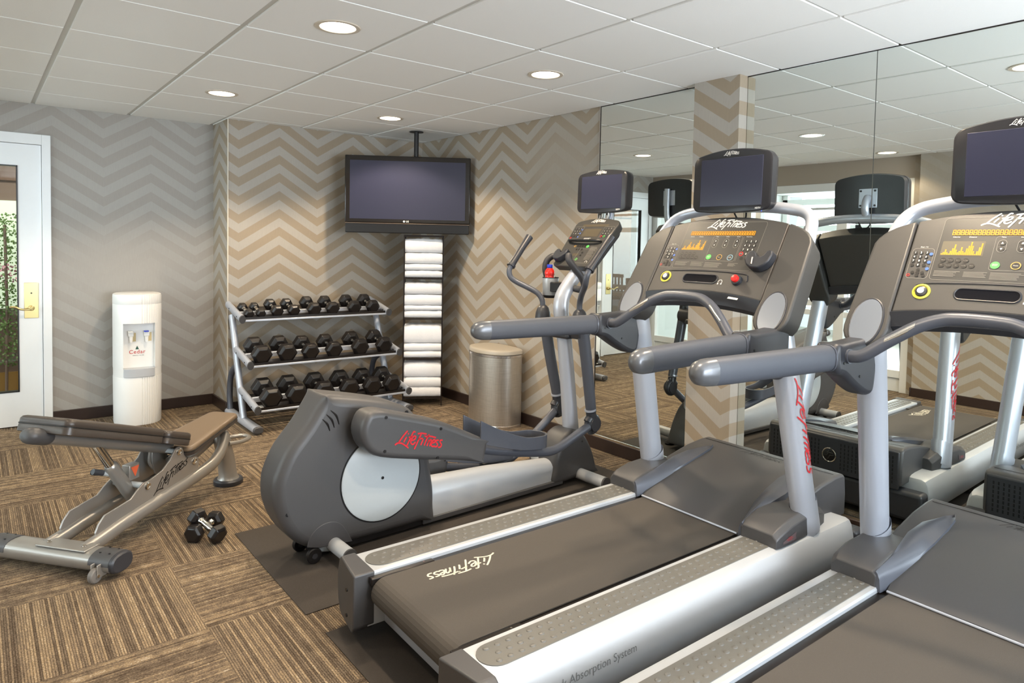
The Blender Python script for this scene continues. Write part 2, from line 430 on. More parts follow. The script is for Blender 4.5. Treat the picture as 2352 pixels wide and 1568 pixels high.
def text(name, s, m, parent, fn, size, align='CENTER', shear=0, bold=0, spacing=1):
    c = bpy.data.curves.new(name, 'FONT'); c.body = s; c.size = size; c.align_x = align; c.align_y = 'CENTER'; c.shear = shear
    c.offset = bold; c.space_character = spacing; c.resolution_u = 3
    o = bpy.data.objects.new(name, c); COL.objects.link(o)
    dg = bpy.context.evaluated_depsgraph_get(); me = bpy.data.meshes.new_from_object(o.evaluated_get(dg))
    bpy.data.objects.remove(o)
    mb = MB(); mb.add([fn(v.co.x, v.co.y) for v in me.vertices], [tuple(p.vertices) for p in me.polygons])
    bpy.data.meshes.remove(me); bpy.data.curves.remove(c)
    return mb.build(name, m, parent, flat=True, closed=False)
def rrect(x0, x1, y0, y1, r, k=4):
    out = []
    for cx, cy, a0 in ((x1 - r, y1 - r, 0), (x0 + r, y1 - r, 90), (x0 + r, y0 + r, 180), (x1 - r, y0 + r, 270)):
        for i in range(k + 1):
            a = math.radians(a0 + 90 * i / k); out.append((cx + r * math.cos(a), cy + r * math.sin(a)))
    return out

# ------------------------------------------------------------------ room shell
def wall(name, x0, x1, y0, y1, z0, z1, m):
    return struct(MB().box(x0, x1, y0, y1, z0, z1).build(name, m, flat=True))
struct(MB().box(-4.9, XM + 0.2, YS - 0.2, YL + 2.2, -0.1, 0).build('floor', CARPET, flat=True))
# ceiling: grid plane and hanging tiles
cm = MB(); cm.box(-4.9, XM + 0.2, YS - 0.2, YL + 2.2, Z + 0.004, Z + 0.12)
struct(cm.build('ceiling', GRID, flat=True))
tl = MB(); T = 0.6096
for i in range(-3, 6):
    for j in range(-9, 6):
        x0 = 0.350 + i * T + 0.013; x1 = x0 + T - 0.026; y0 = 3.2467 + j * T + 0.006; y1 = y0 + T - 0.012
        x0 = max(x0, XW + 0.003); x1 = min(x1, XM - 0.002); y0 = max(y0, YS + 0.003)
        top = YL if (x0 + x1) / 2 < XS else YD
        y1 = min(y1, YL - 0.002 if x1 < XS + 0.02 else YD - 0.002)
        if x1 - x0 > 0.03 and y1 - y0 > 0.03: tl.box(x0, x1, y0, y1, Z - 0.004, Z + 0.006)
tl.box(1.5825, XS - 0.003, YD + .004, YL - 0.004, Z - 0.004, Z + 0.006)
o = struct(tl.build('trim_1', CEIL, flat=True, bevel=0.002, seg=1)); o['label'] = 'white acoustic ceiling tiles'
# left wall with the door opening (-0.47 .. 0.455)
DX0, DX1, DZ = -0.475, 0.455, 2.15
mb = MB(); mb.box(DX1, XS + 0.12, YL, YL + 0.12, 0, Z + 0.1); mb.box(XW - 0.1, DX0, YL, YL + 0.12, 0, Z + 0.1); mb.box(DX0, DX1, YL, YL + 0.12, DZ, Z + 0.1)
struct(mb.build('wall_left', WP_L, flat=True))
struct(MB().box(XS, XS + 0.12, YD + 0.12, YL, 0, Z + 0.1).box(XS - .0015, XS - .0002, YD, YL, 0, Z + 0.1).build('wall_return', WP_S, flat=True))
wall('wall_back', XS, XM + 0.12, YD, YD + 0.12, 0, Z + 0.1, WP_D)
wall('wall_right', XM + 0.006, XM + 0.12, YS, YD, 0, Z + 0.1, WP_M)
wall('wall_pillar', 3.285, XM + 0.006, 2.225, 2.53, 0, Z, WP_P)
# near end, behind the camera: solid, with a made-up opening for the fill lamp
mb = MB(); mb.box(XW - 0.1, XM + 0.12, YS - 0.12, YS, 0, 0.4); mb.box(XW - 0.1, XM + 0.12, YS - 0.12, YS, 2.3, Z + 0.1)
mb.box(XW - 0.1, 0.85, YS - 0.12, YS, 0.4, 2.3); mb.box(3.1, XM + 0.12, YS - 0.12, YS, 0.4, 2.3)
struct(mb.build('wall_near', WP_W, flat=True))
fr = MB()
for x in (0.85, 1.58, 2.31, 3.04): fr.box(x, x + 0.06, YS - 0.09, YS - 0.03, 0.4, 2.3)
fr.box(0.85, 3.1, YS - 0.09, YS - 0.03, 0.4, 0.46); fr.box(0.85, 3.1, YS - 0.09, YS - 0.03, 2.24, 2.3)
struct(fr.build('fill_window_1', WIN))  # made-up window frame around the fill lamp
# west side: storefront of white frames from y = 2.86 to 6.2, beige wall above, chevron wall nearer
wall('wall_west', XW - 0.12, XW, 2.86, YL, DZ, Z + 0.1, mat('plain_wall', (163, 152, 139), 0.6))
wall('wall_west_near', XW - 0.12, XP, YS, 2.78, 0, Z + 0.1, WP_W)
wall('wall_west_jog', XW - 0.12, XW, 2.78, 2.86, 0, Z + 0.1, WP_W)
sf = MB()
FK = [0]
def fy(y0, y1, z0, z1, d=0.05):
    FK[0] += 1; q = FK[0] * .0007
    sf.box(XW - 0.08 - q, XW - 0.05 + d - q, y0 + q * .3, y1 - q * .3, z0 + q * .3, z1 - q * .3)
for y0, y1 in ((2.86, 2.93), (3.52, 3.63), (4.55, 4.62), (5.35, 5.42), (6.12, 6.21)): fy(y0, y1, 0, DZ)
fy(2.86, 6.21, 2.06, DZ); fy(2.86, 6.21, 0.70, 0.76); fy(2.86, 6.21, 0.80, 0.87, 0.06); fy(2.86, 6.21, 0.14, 0.22); fy(2.86, 6.21, 1.86, 1.89)
fy(2.86, 6.21, 0, 0.14, 0.03)
struct(sf.build('window_2', WIN, bevel=0.003))
g = struct(MB().box(XW - 0.055, XW - 0.049, 2.9, 6.16, 0.18, 2.1).build('window_3', GLASS, flat=True))
# baseboards
def bb(name, x0, x1, y0, y1): return struct(MB().box(x0, x1, y0, y1, 0, 0.088).build(name, BASE, bevel=0.004))
bb('baseboard_left', DX1 + 0.0, XS, YL - 0.014, YL)
bb('baseboard_return', XS - 0.014, XS, YD, YL - 0.014)
bb('baseboard_back', XS, XM - 0.02, YD - 0.014, YD)
bb('baseboard_right', XM - 0.012, XM + 0.005, YS, YD - 0.014)
bb('baseboard_west', XP, XP + 0.014, YS, 2.78)
bb('baseboard_jog', XW, XP + 0.014, 2.78, 2.794)
# corner bead between return and dumbbell wall, mirror edge trims
struct(MB().box(XS - 0.004, XS + 0.003, YD - 0.004, YD + 0.003, 0, Z).build('trim_2', mat('corner_bead', (214, 206, 190), 0.5)))
struct(MB().box(XM - 0.006, XM + 0.004, YS, 2.222, 0.088, 0.1).box(XM - 0.006, XM + 0.004, 2.533, 3.37, 0.088, 0.1).build('trim_3', CHR))
struct(MB().box(XM - 0.004, XM + 0.004, YS, 2.222, Z - 0.009, Z - 0.004).box(XM - 0.004, XM + 0.004, 2.533, 3.37, Z - 0.009, Z - 0.004).build('trim_4', DECK))

# mirrors
for y0, y1, nm in ((2.536, 3.37, 'tall wall mirror panel between the chevron wallpaper corner and the pillar'),
                   (1.523, 2.222, 'wall mirror panel just right of the wallpapered pillar, left of the seam'),
                   (0.60, 1.519, 'wall mirror panel right of the dark vertical seam, at the right edge'),
                   ):
    t_ = tag(MB().box(XM, XM + 0.005, y0, y1, 0.1, Z - 0.009).build('wall_mirror', MIR, flat=True), nm, 'mirror')
    t_['group'] = 'mirror panels on the right wall'
t_ = tag(MB().box(XM, XM + 0.005, YS + 0.1, 0.596, 0.1, Z - 0.009).build('wall_mirror', MIR, flat=True), 'wall mirror panel nearest the camera, outside the right edge of the picture', 'mirror', 'mirror panels on the right wall')
struct(MB().box(XM - 0.001, XM + 0.002, 1.5195, 1.5225, 0.1, Z - 0.01).build('trim_5', mat('seam_grey', (96, 98, 94), .4, .5)))
struct(MB().box(XM - 0.002, XM + 0.002, 3.37, 3.374, 0.1, Z - 0.004).build('trim_9', DECK))
struct(MB().box(XM - 0.003, XM + 0.006, 3.374, 3.381, 0.1, Z - 0.004).build('trim_10', CANR))

# ------------------------------------------------------------------ door
d = MB()
for a in ((DX0, DX0 + 0.055), (DX1 - 0.055, DX1)): d.box(a[0], a[1], YL - 0.018, YL + 0.12, 0, DZ)
d.box(DX0 + 0.055, DX1 - 0.055, YL - 0.018, YL + 0.12, DZ - 0.075, DZ)
dr = struct(d.build('door_1', WHITE, bevel=0.003))
lf = MB(); lx0, lx1 = DX0 + 0.058, DX1 - 0.058; gx0, gx1 = -0.275, 0.257; y0, y1 = YL + 0.0, YL + 0.042
lf.box(lx0, gx0, y0, y1, 0.008, DZ - 0.078); lf.box(gx1, lx1, y0, y1, 0.008, DZ - 0.078)
lf.box(gx0, gx1, y0, y1, 0.008, 0.26); lf.box(gx0, gx1, y0, y1, 1.915, DZ - 0.078)
leaf = lf.build('door_leaf', WHITE, dr)
bd = MB()
for a in ((gx0, gx0 + 0.008, 0.26, 1.915), (gx1 - 0.008, gx1, 0.26, 1.915), (gx0, gx1, 0.26, 0.268), (gx0, gx1, 1.907, 1.915)): bd.box(a[0], a[1], y0 - 0.004, y1 + 0.004, a[2], a[3])
bd.build('glazing_bead', BLK, leaf)
MB().box(gx0, gx1, YL + 0.018, YL + 0.024, 0.26, 1.915).build('glass_pane', GLASS, leaf, flat=True)
MB().box(0.288, 0.374, YL - 0.005, YL, 0.80, 1.062).build('lock_plate', BRASS, leaf, bevel=0.002)
hd = MB(); hd.lathe([(0.02, 0), (0.02, -0.012), (0.011, -0.016), (0.011, -0.05)], (0.33, YL - 0.005, 0.875), axis='y')
hd.tube([(0.335, YL - 0.052, 0.875), (0.30, YL - 0.055, 0.868), (0.265, YL - 0.055, 0.872), (0.235, YL - 0.055, 0.888), (0.205, YL - 0.053, 0.89)], 0.007, sub=4, round_ends=True)
hd.build('door_handle', BRASS, leaf)
MB().lathe([(0.006, 0), (0.006, -0.002)], (0.331, YL - 0.005, 0.985), axis='y', n=12).build('keyhole', BLK, leaf)
# corridor behind the door
wall('wall_corridor', -3.6, 1.9, 7.75, 7.85, 0, Z, TAUPE)
wall('wall_corridor_side', 1.4, 1.5, YL + 0.12, 7.75, 0, Z, TAUPE)
wall('trim_6', -3.6, 1.4, 7.72, 7.75, 0.0, 0.17, OCHRE)  # ochre strip added to stand for a kick plate reflection in the glass
struct(MB().box(-3.6, 1.4, 7.72, 7.75, 1.9, 1.98).box(-1.2, -1.15, 7.72, 7.75, .17, 1.9).box(-0.05, 0.0, 7.72, 7.75, 0.17, 1.9).box(0.42, 0.47, 7.72, 7.75, 0.17, 1.9).build('trim_7', mat('corridor_wood', (112, 90, 74), 0.4)))
# made-up glowing panel and leaves, standing for the green reflection in the door glass
wd = struct(MB().box(0.05, 0.40, 7.735, 7.75, 0.75, 1.72).build('reflection_panel_4', mat('reflection_glow', (212, 226, 200), 0.6, emit=0.8)))
gp = thing('reflection_leaves', 'added leaf cluster standing in for the green reflection in the white door glass', 'reflection stand-in', (0.22, 7.62, 0.0))
lv = MB(); bl = MB()
for k in range(1500):
    p = Vector((random.gauss(0, .10), random.gauss(0, .03), random.uniform(.25, 1.60))); a = random.uniform(0, 6.3); l = random.uniform(.012, .028)
    dx, dz = math.cos(a) * l, math.sin(a) * l; n_ = Vector((-dz, 0.01, dx)) * 0.4
    tgt = bl if (1.0 < p.z < 1.15 and random.random() < .6) else lv
    tgt.add([p, p + Vector((dx, 0, dz)) * .5 + n_, p + Vector((dx, .01, dz)), p + Vector((dx, 0, dz)) * .5 - n_], [(0, 1, 2, 3)])
lv.build('foliage', mat('leaf_green', (112, 150, 84), 0.6, 0, 0.3, 30), gp, closed=False); bl.build('blossom', PINK, gp, closed=False)
MB().tube([(0, 0, 0), (0.01, 0, 0.8), (0, 0, 1.5)], 0.012, n=8).build('stem', TAUPE, gp)
area('corridor_fill_far', (-1.8, 7.1, Z - 0.05), (0, 0, 0), 1.6, 0.5, 40, (1, .93, .85))  # lamp added to brighten the corridor stretch that the mirror shows
l = area('corridor_light', (0.4, 7.0, Z - 0.05), (0, 0, 0), 0.5, 0.5, 14, (1, 0.9, 0.8)); l.name = 'corridor_light'

# ------------------------------------------------------------------ lobby beyond the storefront, seen in the mirror
wall('wall_lobby', -4.5, XW - 0.12, 6.6, 6.7, 0, Z, LOBBY); wall('wall_lobby_near', -4.5, XW - 0.12, 0.3, 0.4, 0, Z, LOBBY)
lw = MB()
for y in (0.4, 1.6, 2.8, 4.0, 5.2, 6.5): lw.box(-4.5, -4.42, y, y + 0.09, 0, Z)
for z in (0, 0.75, 1.75, 2.2): lw.box(-4.5, -4.42, 0.4, 6.6, z, z + 0.1)
struct(lw.build('window_5', WIN))
struct(MB().box(-4.45, XW - 0.12, 0.4, 6.6, 0.0, 0.006).build('trim_8', LOBF, flat=True))
for k, (x, y) in enumerate(((-1.5, 3.6), (-2.6, 3.4), (-1.7, 5.0), (-2.9, 4.8))):
    if k == 0:
        c0 = thing('lobby_chair', 'dark slatted chair in the lobby, reflected in the mirror right of the pillar', 'chair', (x, y, 0.006), 0.5, 'lobby chairs')
        ch = MB(); ch.box(-.2, .2, -.2, .2, .43, .46); ch.build('seat', CHAIRM, c0, bevel=.005)
        ch = MB()
        for i in range(5): ch.box(-.2 + i * .09, -.16 + i * .09, .18, .2, .46, .86)
        ch.box(-.2, .2, .17, .21, .84, .9); ch.build('backrest', CHAIRM, c0)
        for sx in (-1, 1):
            for sy in (-1, 1): MB().tube([(sx * .19, sy * .19, 0), (sx * .17, sy * .17, .43)], .013, n=8).build('leg', CHAIRM, c0)
    else:
        c = copy_tree(c0); c.location = (x, y, 0.006); c.rotation_euler = (0, 0, 0.5 + k)
        c['label'] = ('', 'dark lobby chair farther behind the storefront glass, near its right end', 'dark lobby chair behind the storefront glass, near the door end', 'dark lobby chair standing farthest from the glass by the lobby windows')[k]
st = thing('strip_light', 'long white strip light under the lobby ceiling, reflected in the mirror', 'light', (-2.4, 4.4, Z - 0.06))
MB().box(-.09, .09, -1.2, 1.2, 0.02, .06).build('housing', WIN, st); MB().box(-.07, .07, -1.18, 1.18, 0, .02).build('diffuser', STRIP, st)
area('lobby_light', (-2.4, 3.6, Z - 0.1), (0, 0, 0), 1.0, 3.0, 45, (0.95, 0.98, 1))

# ------------------------------------------------------------------ downlights
names = {(2, 2): 'lit recessed downlight above and left of the ceiling mounted television', (1, 2): 'small lit recessed downlight nearest the door wall',
         (1, 1): 'largest lit recessed downlight, at the top centre left', (2, 1): 'lit recessed downlight above the elliptical trainer',
         (0, 1): 'recessed downlight near the storefront, seen in the right mirror panel', (2, 0): 'recessed downlight above the nearer treadmill',
         (1, 0): 'recessed downlight almost overhead of the camera', (0, 2): 'recessed downlight in front of the white door', (0, 0): 'recessed downlight behind the camera by the wall'}
for ix, x in enumerate((-0.127, 1.285, 2.515)):
    for iy, y in enumerate((1.13, 2.972, 4.822)):
        t = thing('recessed_downlight', names[(ix, iy)], 'ceiling light', (x, y, Z - 0.004), 0, 'recessed downlights')
        MB().lathe([(0.078, -0.0005), (0.080, -0.004), (0.098, -0.004), (0.102, 0.0), (0.102, 0.003), (0.078, 0.003)], n=40).build('trim_ring', TRIMR, t)
        MB().lathe([(0.0785, -0.0015), (0.0785, 0.002)], n=40).build('lens', LAMP, t)
        l = bpy.data.lights.new('downlight_lamp', 'SPOT'); l.energy = 92; l.color = (1, 0.80, 0.57); l.spot_size = math.radians(128); l.spot_blend = 0.35; l.shadow_soft_size = 0.045
        if ix == 0: l.energy = 30
        lo = bpy.data.objects.new('downlight_lamp', l); COL.objects.link(lo); lo.parent = t; lo.location = (0, 0, -0.012)

def smooth_poly(pts, sub=4):
    q = catmull([pts[-1]] + pts + [pts[0], pts[1]], sub); return q[sub:-sub - 1 + 0][:len(pts) * sub]
def shell(prof, w0, w1, inset, steps=7, cx=None, cz=None, sub=4):
    """closed rounded slab: profile (u,z) between w0 and w1, edges rolled in by inset"""
    p = smooth_poly(prof, sub) if sub else prof
    n = len(p)
    nor = []
    for i in range(n):
        a = p[i - 1]; b = p[(i + 1) % n]; dx, dz = b[0] - a[0], b[1] - a[1]; l_ = math.hypot(dx, dz) or 1; nor.append((dz / l_, -dx / l_))
    area_ = sum(p[i][0] * p[(i + 1) % n][1] - p[(i + 1) % n][0] * p[i][1] for i in range(n))
    sg = 1 if area_ > 0 else -1
    sgw = 1 if w1 > w0 else -1; rings = []
    prof_ = [(math.sin(k * pi / 2 / steps), 1 - math.cos(k * pi / 2 / steps)) for k in range(steps + 1)]
    seq = [(1 - s_, c_ ) for s_, c_ in prof_]
    # ring list: offset inward, w position
    L_ = [((1 - math.sin(a)) * inset, (1 - math.cos(a)) * inset * 0 + inset * (1 - math.sin(pi / 2 - a + 0) ) ) for a in [0]]
    out = []
    for k in range(steps + 1):
        a = k * pi / 2 / steps
        out.append((inset * (1 - math.sin(a)), w0 + sgw * inset * (1 - math.cos(a)) * 1.0))
    for k in range(steps, -1, -1):
        a = k * pi / 2 / steps
        out.append((inset * (1 - math.sin(a)), w1 - sgw * inset * (1 - math.cos(a))))
    lim = []
    for i in range(n):
        a, b, c = p[i - 2], p[i], p[(i + 2) % n]
        cr = ((b[0] - a[0]) * (c[1] - b[1]) - (b[1] - a[1]) * (c[0] - b[0])) * sg
        la, lb, lc = math.dist(a, b), math.dist(b, c), math.dist(a, c)
        r_ = la * lb * lc / (2 * abs(cr) + 1e-9) if cr > 1e-7 else 9
        lim.append(min(inset, r_ * .85))
    for _ in range(40): lim = [min(lim[i], lim[i - 1] + .45 * math.dist(p[i], p[i - 1]), lim[(i + 1) % n] + .45 * math.dist(p[i], p[(i + 1) % n])) for i in range(n)]
    for _ in range(2): lim = [min(lim[i], (lim[i - 1] + lim[i] + lim[(i + 1) % n]) / 3 + .002) for i in range(n)]
    for _ in range(60):
        r0 = [(p[i][0] - sg * nor[i][0] * lim[i], p[i][1] - sg * nor[i][1] * lim[i]) for i in range(n)]
        cx_ = sum(q[0] for q in r0) / n; cz_ = sum(q[1] for q in r0) / n; bad = False
        for i in range(n):
            j = (i + 1) % n
            dt = (r0[j][0] - r0[i][0]) * (p[j][0] - p[i][0]) + (r0[j][1] - r0[i][1]) * (p[j][1] - p[i][1])
            ar_ = ((r0[i][0] - cx_) * (r0[j][1] - cz_) - (r0[i][1] - cz_) * (r0[j][0] - cx_)) * sg
            if dt <= 0 or ar_ <= 0: lim[i] *= .7; lim[j] *= .7; bad = True
        if not bad: break
    for off, w_ in out:
        rings.append([(p[i][0] - sg * nor[i][0] * off * lim[i] / inset, w_, p[i][1] - sg * nor[i][1] * off * lim[i] / inset) for i in range(n)])
    mb = MB().loft(rings, caps=False)
    m = len(rings); ca = [sum(q[0] for q in rings[0]) / n, sum(q[2] for q in rings[0]) / n]
    mb.flat0 = len(mb.f)
    mb.add([(ca[0], w0, ca[1])] + rings[0], [(0, 1 + i, 1 + (i + 1) % n) for i in range(n)])
    mb.add([(ca[0], w1, ca[1])] + rings[-1], [(0, 1 + (i + 1) % n, 1 + i) for i in range(n)])
    return mb

# ================================================================== TREADMILLS
def make_treadmill():
    t = thing('treadmill', '', 'treadmill')
    # --- deck rails
    for s in (1, -1):
        pr_ = [(0.285, 0.243), (0.289, 0.250), (0.44, 0.250), (0.458, 0.243), (0.468, 0.226), (0.477, 0.185), (0.480, 0.14), (0.474, 0.095), (0.458, 0.062), (0.44, 0.052), (0.30, 0.052), (0.285, 0.06)]
        mb = MB()
        rings = []
        for u, k in ((0.05, 0), (1.90, 0), (1.945, .004), (1.965, .012), (1.972, .024)):
            rings.append([(u, s * (v - (k if v > .37 else -k)), z - (k if z > .15 else -k)) for v, z in pr_])
        mb.loft(rings)
        rail = mb.build('side_rail', SIL2, t, ang=28)
        if s < 0:
            def side(x, y):
                z = .166 + y; pp = [(-.480, .14), (-.474, .095)] if z < .14 else [(-.480, .14), (-.477, .185)]
                k_ = (z - pp[0][1]) / (pp[1][1] - pp[0][1]); return (.590 + x, pp[0][0] + (pp[1][0] - pp[0][0]) * k_ - .0012, z)
            text('rail_lettering', 'FlexDeck\u00ae Shock Absorption System', GRL, rail, side, .036, align='RIGHT')
        # rubber foot grip with studs
        mb = MB(); o = []
        for k in range(13): a = pi / 2 + pi * k / 12; o.append((0.135 + 0.056 * math.cos(a), s * 0.363 + 0.056 * math.sin(a)))
        for k in range(13): a = -pi / 2 + pi * k / 12; o.append((1.385 + 0.056 * math.cos(a), s * 0.363 + 0.056 * math.sin(a)))
        mb.prism(o, 'z', 0.2495, 0.2525)
        for k in range(33):
            for j in (-1, 0, 1):
                u = 0.125 + k * 0.0392 + (0.0196 if j == 0 else 0); v = s * 0.363 + j * 0.033
                if u > 1.40: continue
                ring = lambda r, z: [(u + 1.25 * r * math.cos(a * pi / 5), v + r * math.sin(a * pi / 5), z) for a in range(10)]
                mb.loft([ring(.0085, .2523), ring(.0065, .2548), ring(.0025, .2558)])
        mb.build('foot_grip', PAD, rail)
        # end cap
        cp = [(0.283, 0.066), (0.283, 0.252), (0.45, 0.256), (0.474, 0.24), (0.487, 0.19), (0.489, 0.14), (0.482, 0.09), (0.465, 0.05), (0.44, 0.044), (0.30, 0.044)]
        mb = MB(); mb.loft([[(u, s * v, z) for v, z in cp] for u in (0.0, 0.075)])
        for k, p in enumerate(mb.v):
            if p.x < 0.01: p.x += 0.032 * ((abs(p.y) - .283) / .2) ** 2 - 0.012 * math.cos((p.z - .15) * 12)
        cap = mb.build('rail_end_cap', PL, t, bevel=.006, seg=3)
        for z in (.10, .19): MB().lathe([(.007, 0), (.007, .004)], (-0.012, s * .33, z), axis='x', n=12).build('screw', BLK, cap)
    # --- belt loop
    def ring(off):
        p = []
        for k in range(13):
            a = pi / 2 + pi * k / 12; p.append((0.098 + (0.052 - off) * math.cos(a), 0.186 + (0.052 - off) * math.sin(a)))
        return [(1.43, 0.238 - off)] + p + [(1.43, 0.134 + off)]
    po, pi_ = ring(0), ring(0.004)
    mb = MB(); poly = po + pi_[::-1]
    n = len(po)
    for a in range(n - 1):
        q = [po[a], po[a + 1], pi_[a + 1], pi_[a]]
        mb.prism(q, 'y', -0.252, 0.252)
    belt = mb.build('running_belt', BELT, t, ang=50)
    script_logo('belt_logo', CREAM, belt, lambda x, y: (0.36 - x, 0.155 - y, 0.2386), 0.30, 0.24)
    MB().lathe([(0.046, -.262), (0.046, .262)], (0.098, 0, 0.186), axis='y').build('rear_roller', CHR, t, ang=30)
    mb = MB(); mb.box(0.02, 1.43, -0.284, 0.284, 0.20, 0.2325)
    mb.v = [p if p.x > 1 else Vector((0.17, p.y, p.z)) for p in mb.v]
    dk = mb.build('running_deck', DECK, t)
    for s in (1, -1):
        MB().box(0.05, 0.30, s * .268 - .012, s * .268 + .012, .215, .2385).build('roller_guard', DECK, t, bevel=.003)
        MB().lathe([(.004, 0), (.004, .002)], (0.26, s * .268, .2385), n=10).build('screw', CHR, t)
    MB().box(0.115, 0.165, -0.30, 0.30, 0.055, 0.125).build('rear_crossbar', SIL, t, bevel=.004)
    MB().box(0.165, 1.95, -.283, .283, .058, .125).build('underframe', BLK, t)
    for u in (0.2, 1.2, 1.9):
        for s in (1, -1):
            MB().lathe([(.012, .02), (.028, .012), (.03, 0.001)], (u, s * .40, 0.0), n=16).tube([(u, s * .40, .015), (u, s * .40, .06)], .01, n=10).build('levelling_foot', BLK, t)
    for s in (1, -1): MB().lathe([(.02, -.012), (.034, -.012), (.036, -.008), (.036, .008), (.034, .012), (.02, .012)], (1.72, s * .42, .037), axis='y', n=22).build('transport_wheel', BLK, t)
    # --- motor hood
    side = [(1.43, 0.215), (1.43, 0.252), (1.47, 0.262), (1.60, 0.315), (1.72, 0.352), (1.86, 0.384), (1.98, 0.398), (2.045, 0.398), (2.065, 0.385), (2.075, 0.30), (2.072, 0.205)]
    hood = MB().prism(side, 'y', -0.372, 0.372).build('motor_hood', PL, t, bevel=.012, seg=3, ang=25)
    # raised centre fairing
    mb = MB(); rings = []
    for u, z, hw in ((1.415, .2405, .262), (1.44, .258, .262), (1.60, .326, .262), (1.74, .366, .262), (1.86, .389, .255), (1.93, .396, .24)):
        rings.append([(u, hw, z - .02), (u, hw, z + .002), (u, hw * .5, z + .007), (u, 0, z + .009), (u, -hw * .5, z + .007), (u, -hw, z + .002), (u, -hw, z - .02)])
    mb.loft(rings).build('centre_fairing', PL, hood, ang=25)
    MB().tube([(1.412, -.26, .243), (1.412, .26, .243)], .0045, n=8).build('fairing_lip', SIL, hood)
    MB().box(1.995, 1.999, -.35, .35, .3995, .4005).build('hood_seam', BLK, hood)
    script_logo('hood_logo', BLKL, hood, lambda x, y: (1.952 + y, -x, 0.3995 + y * .12 + .001), .24, .16)
    # front grille with round emblem
    mb = MB(); mb.box(2.060, 2.078, -.36, .36, .19, .385)
    gr = mb.build('front_grille', PLD, t, bevel=.008, seg=3)
    VS = mat('vent_shadow', (10, 10, 12), .8)
    holes = MB()
    for i in range(33):
        v = -.33 + i * .0206
        if i == 16: holes.build('vent_grid', VS, gr, flat=True, closed=False); holes = MB()
        if abs(v) < .06: continue
        for j in range(7):
            z = .225 + j * .021
            holes.add([(2.0785, v - .0035, z - .0075), (2.0785, v + .0035, z - .0075), (2.0785, v + .0035, z + .0075), (2.0785, v - .0035, z + .0075)], [(0, 1, 2, 3)])
    holes.build('vent_grid', VS, gr, flat=True, closed=False)
    MB().lathe([(.040, 0), (.040, .003), (.036, .005)], (2.077, 0, .285), axis='x', n=32).build('emblem', BLK, gr)
    em = MB(); em.tube([(2.081, .037 * math.cos(a * pi / 14), .285 + .037 * math.sin(a * pi / 14)) for a in range(29)], .003, n=6)
    for p in ([(.022, .012), (-.004, .012), (-.014, -.004), (-.026, -.008)], [(.026, .0), (.004, -.002), (-.006, -.02)], [(.0, .024), (-.012, .012)]):
        em.tube([(2.082, -a, .285 + b) for a, b in p], .0022, n=6)
    em.build('emblem_ring', CHR, gr)
    MB().box(1.97, 2.06, -.47, .47, .035, .185).build('front_bumper', PLD, t, bevel=.02, seg=3)
    # --- upright shoes and fins
    for s in (1, -1):
        q = [(1.395, .252), (1.395, .302), (1.43, .330), (1.50, .35), (1.62, .372), (1.74, .372), (1.79, .352), (1.79, .252)]
        mb = MB(); rings = []
        prof = [(1.392, .29, .45, .300), (1.42, .285, .455, .318), (1.50, .282, .455, .338), (1.60, .285, .45, .345), (1.70, .295, .44, .338), (1.80, .30, .42, .31)]
        for u, a, b, z in prof: rings.append([(u, s * a, .248), (u, s * a, z - .012), (u, s * (a + .012), z), (u, s * (b - .02), z), (u, s * b, z - .02), (u, s * b, .248)])
        shoe = mb.loft(rings).build('upright_shoe', PL, t, bevel=.004, ang=40)
        # curved fin sweeping forward and inward over the hood
        mb = MB(); rings = []
        for u, a, b, zt, zb in ((1.395, .275, .30, .305, .236), (1.48, .250, .30, .330, .250), (1.58, .225, .30, .356, .292), (1.68, .212, .31, .378, .325), (1.78, .208, .30, .396, .36), (1.86, .214, .27, .404, .382), (1.91, .235, .24, .400, .395)):
            rings.append([(u, s * a, zb), (u, s * (a + .004), (zt + zb) / 2 + .01), (u, s * (a + (b - a) * .45), zt - .006), (u, s * (a + (b - a) * .7), zt), (u, s * b, zt - .012), (u, s * b, zb)])
        mb.loft(rings).build('hood_fin', TUBE, t, ang=50)
        if s < 0:
            lb = MB().add([(1.43, -.4565, .262), (1.52, -.4565, .262), (1.52, -.4565, .292), (1.43, -.4565, .272)], [(0, 1, 2, 3)]).build('warning_label', mat('faint_label', (96, 82, 84), .6), shoe, closed=False)
            text('warning_print', 'CAUTION\nKEEP HANDS AND\nFEET CLEAR', RED, shoe, lambda x, y: (1.475 + x, -.458, .276 + y), .0055)
        # upright: oval tube leaning back
        mb = MB(); rings = []
        for u, v, z in ((1.665, .418, .255), (1.62, .408, .45), (1.545, .392, .80), (1.485, .38, 1.06), (1.478, .379, 1.085)):
            rings.append([(u + .062 * math.cos(a * pi / 12), s * (v + .047 * math.sin(a * pi / 12)), z) for a in range(24)])
        up = mb.loft(rings).build('upright', SIL, t, ang=60)
        mb = MB(); rings = []
        for u, v, z in ((1.668, .416, .252), (1.645, .4105, .36), (1.642, .4098, .372)):
            rings.append([(u + .0635 * math.cos(a * pi / 12), s * (v - .001 + .0485 * math.sin(a * pi / 12)), z + .03 * math.cos(a * pi / 12)) for a in range(24)])
        mb.loft(rings, caps=False).build('base_sleeve', SIL, up, ang=60, closed=False)
        MB().lathe([(.007, 0), (.007, .003)], (1.60, s * .405, .355), axis='x', n=12).build('bolt', CHR, up)
        if s < 0:
            def onpole(x, y, z0=.70):
                # reads downwards on the outer face; x along the text, y across
                z = z0 - x; k = (1.08 - z) / (1.08 - .255); u = 1.485 + .18 * k; v = .38 + .038 * k
                a = (y * .62 / .055) + 0.12
                return (u + .0635 * math.sin(a), -(v + .0485 * math.cos(a)), z)
            script_logo('upright_logo', RED, up, lambda x, y: onpole(x, y), .40, .21)
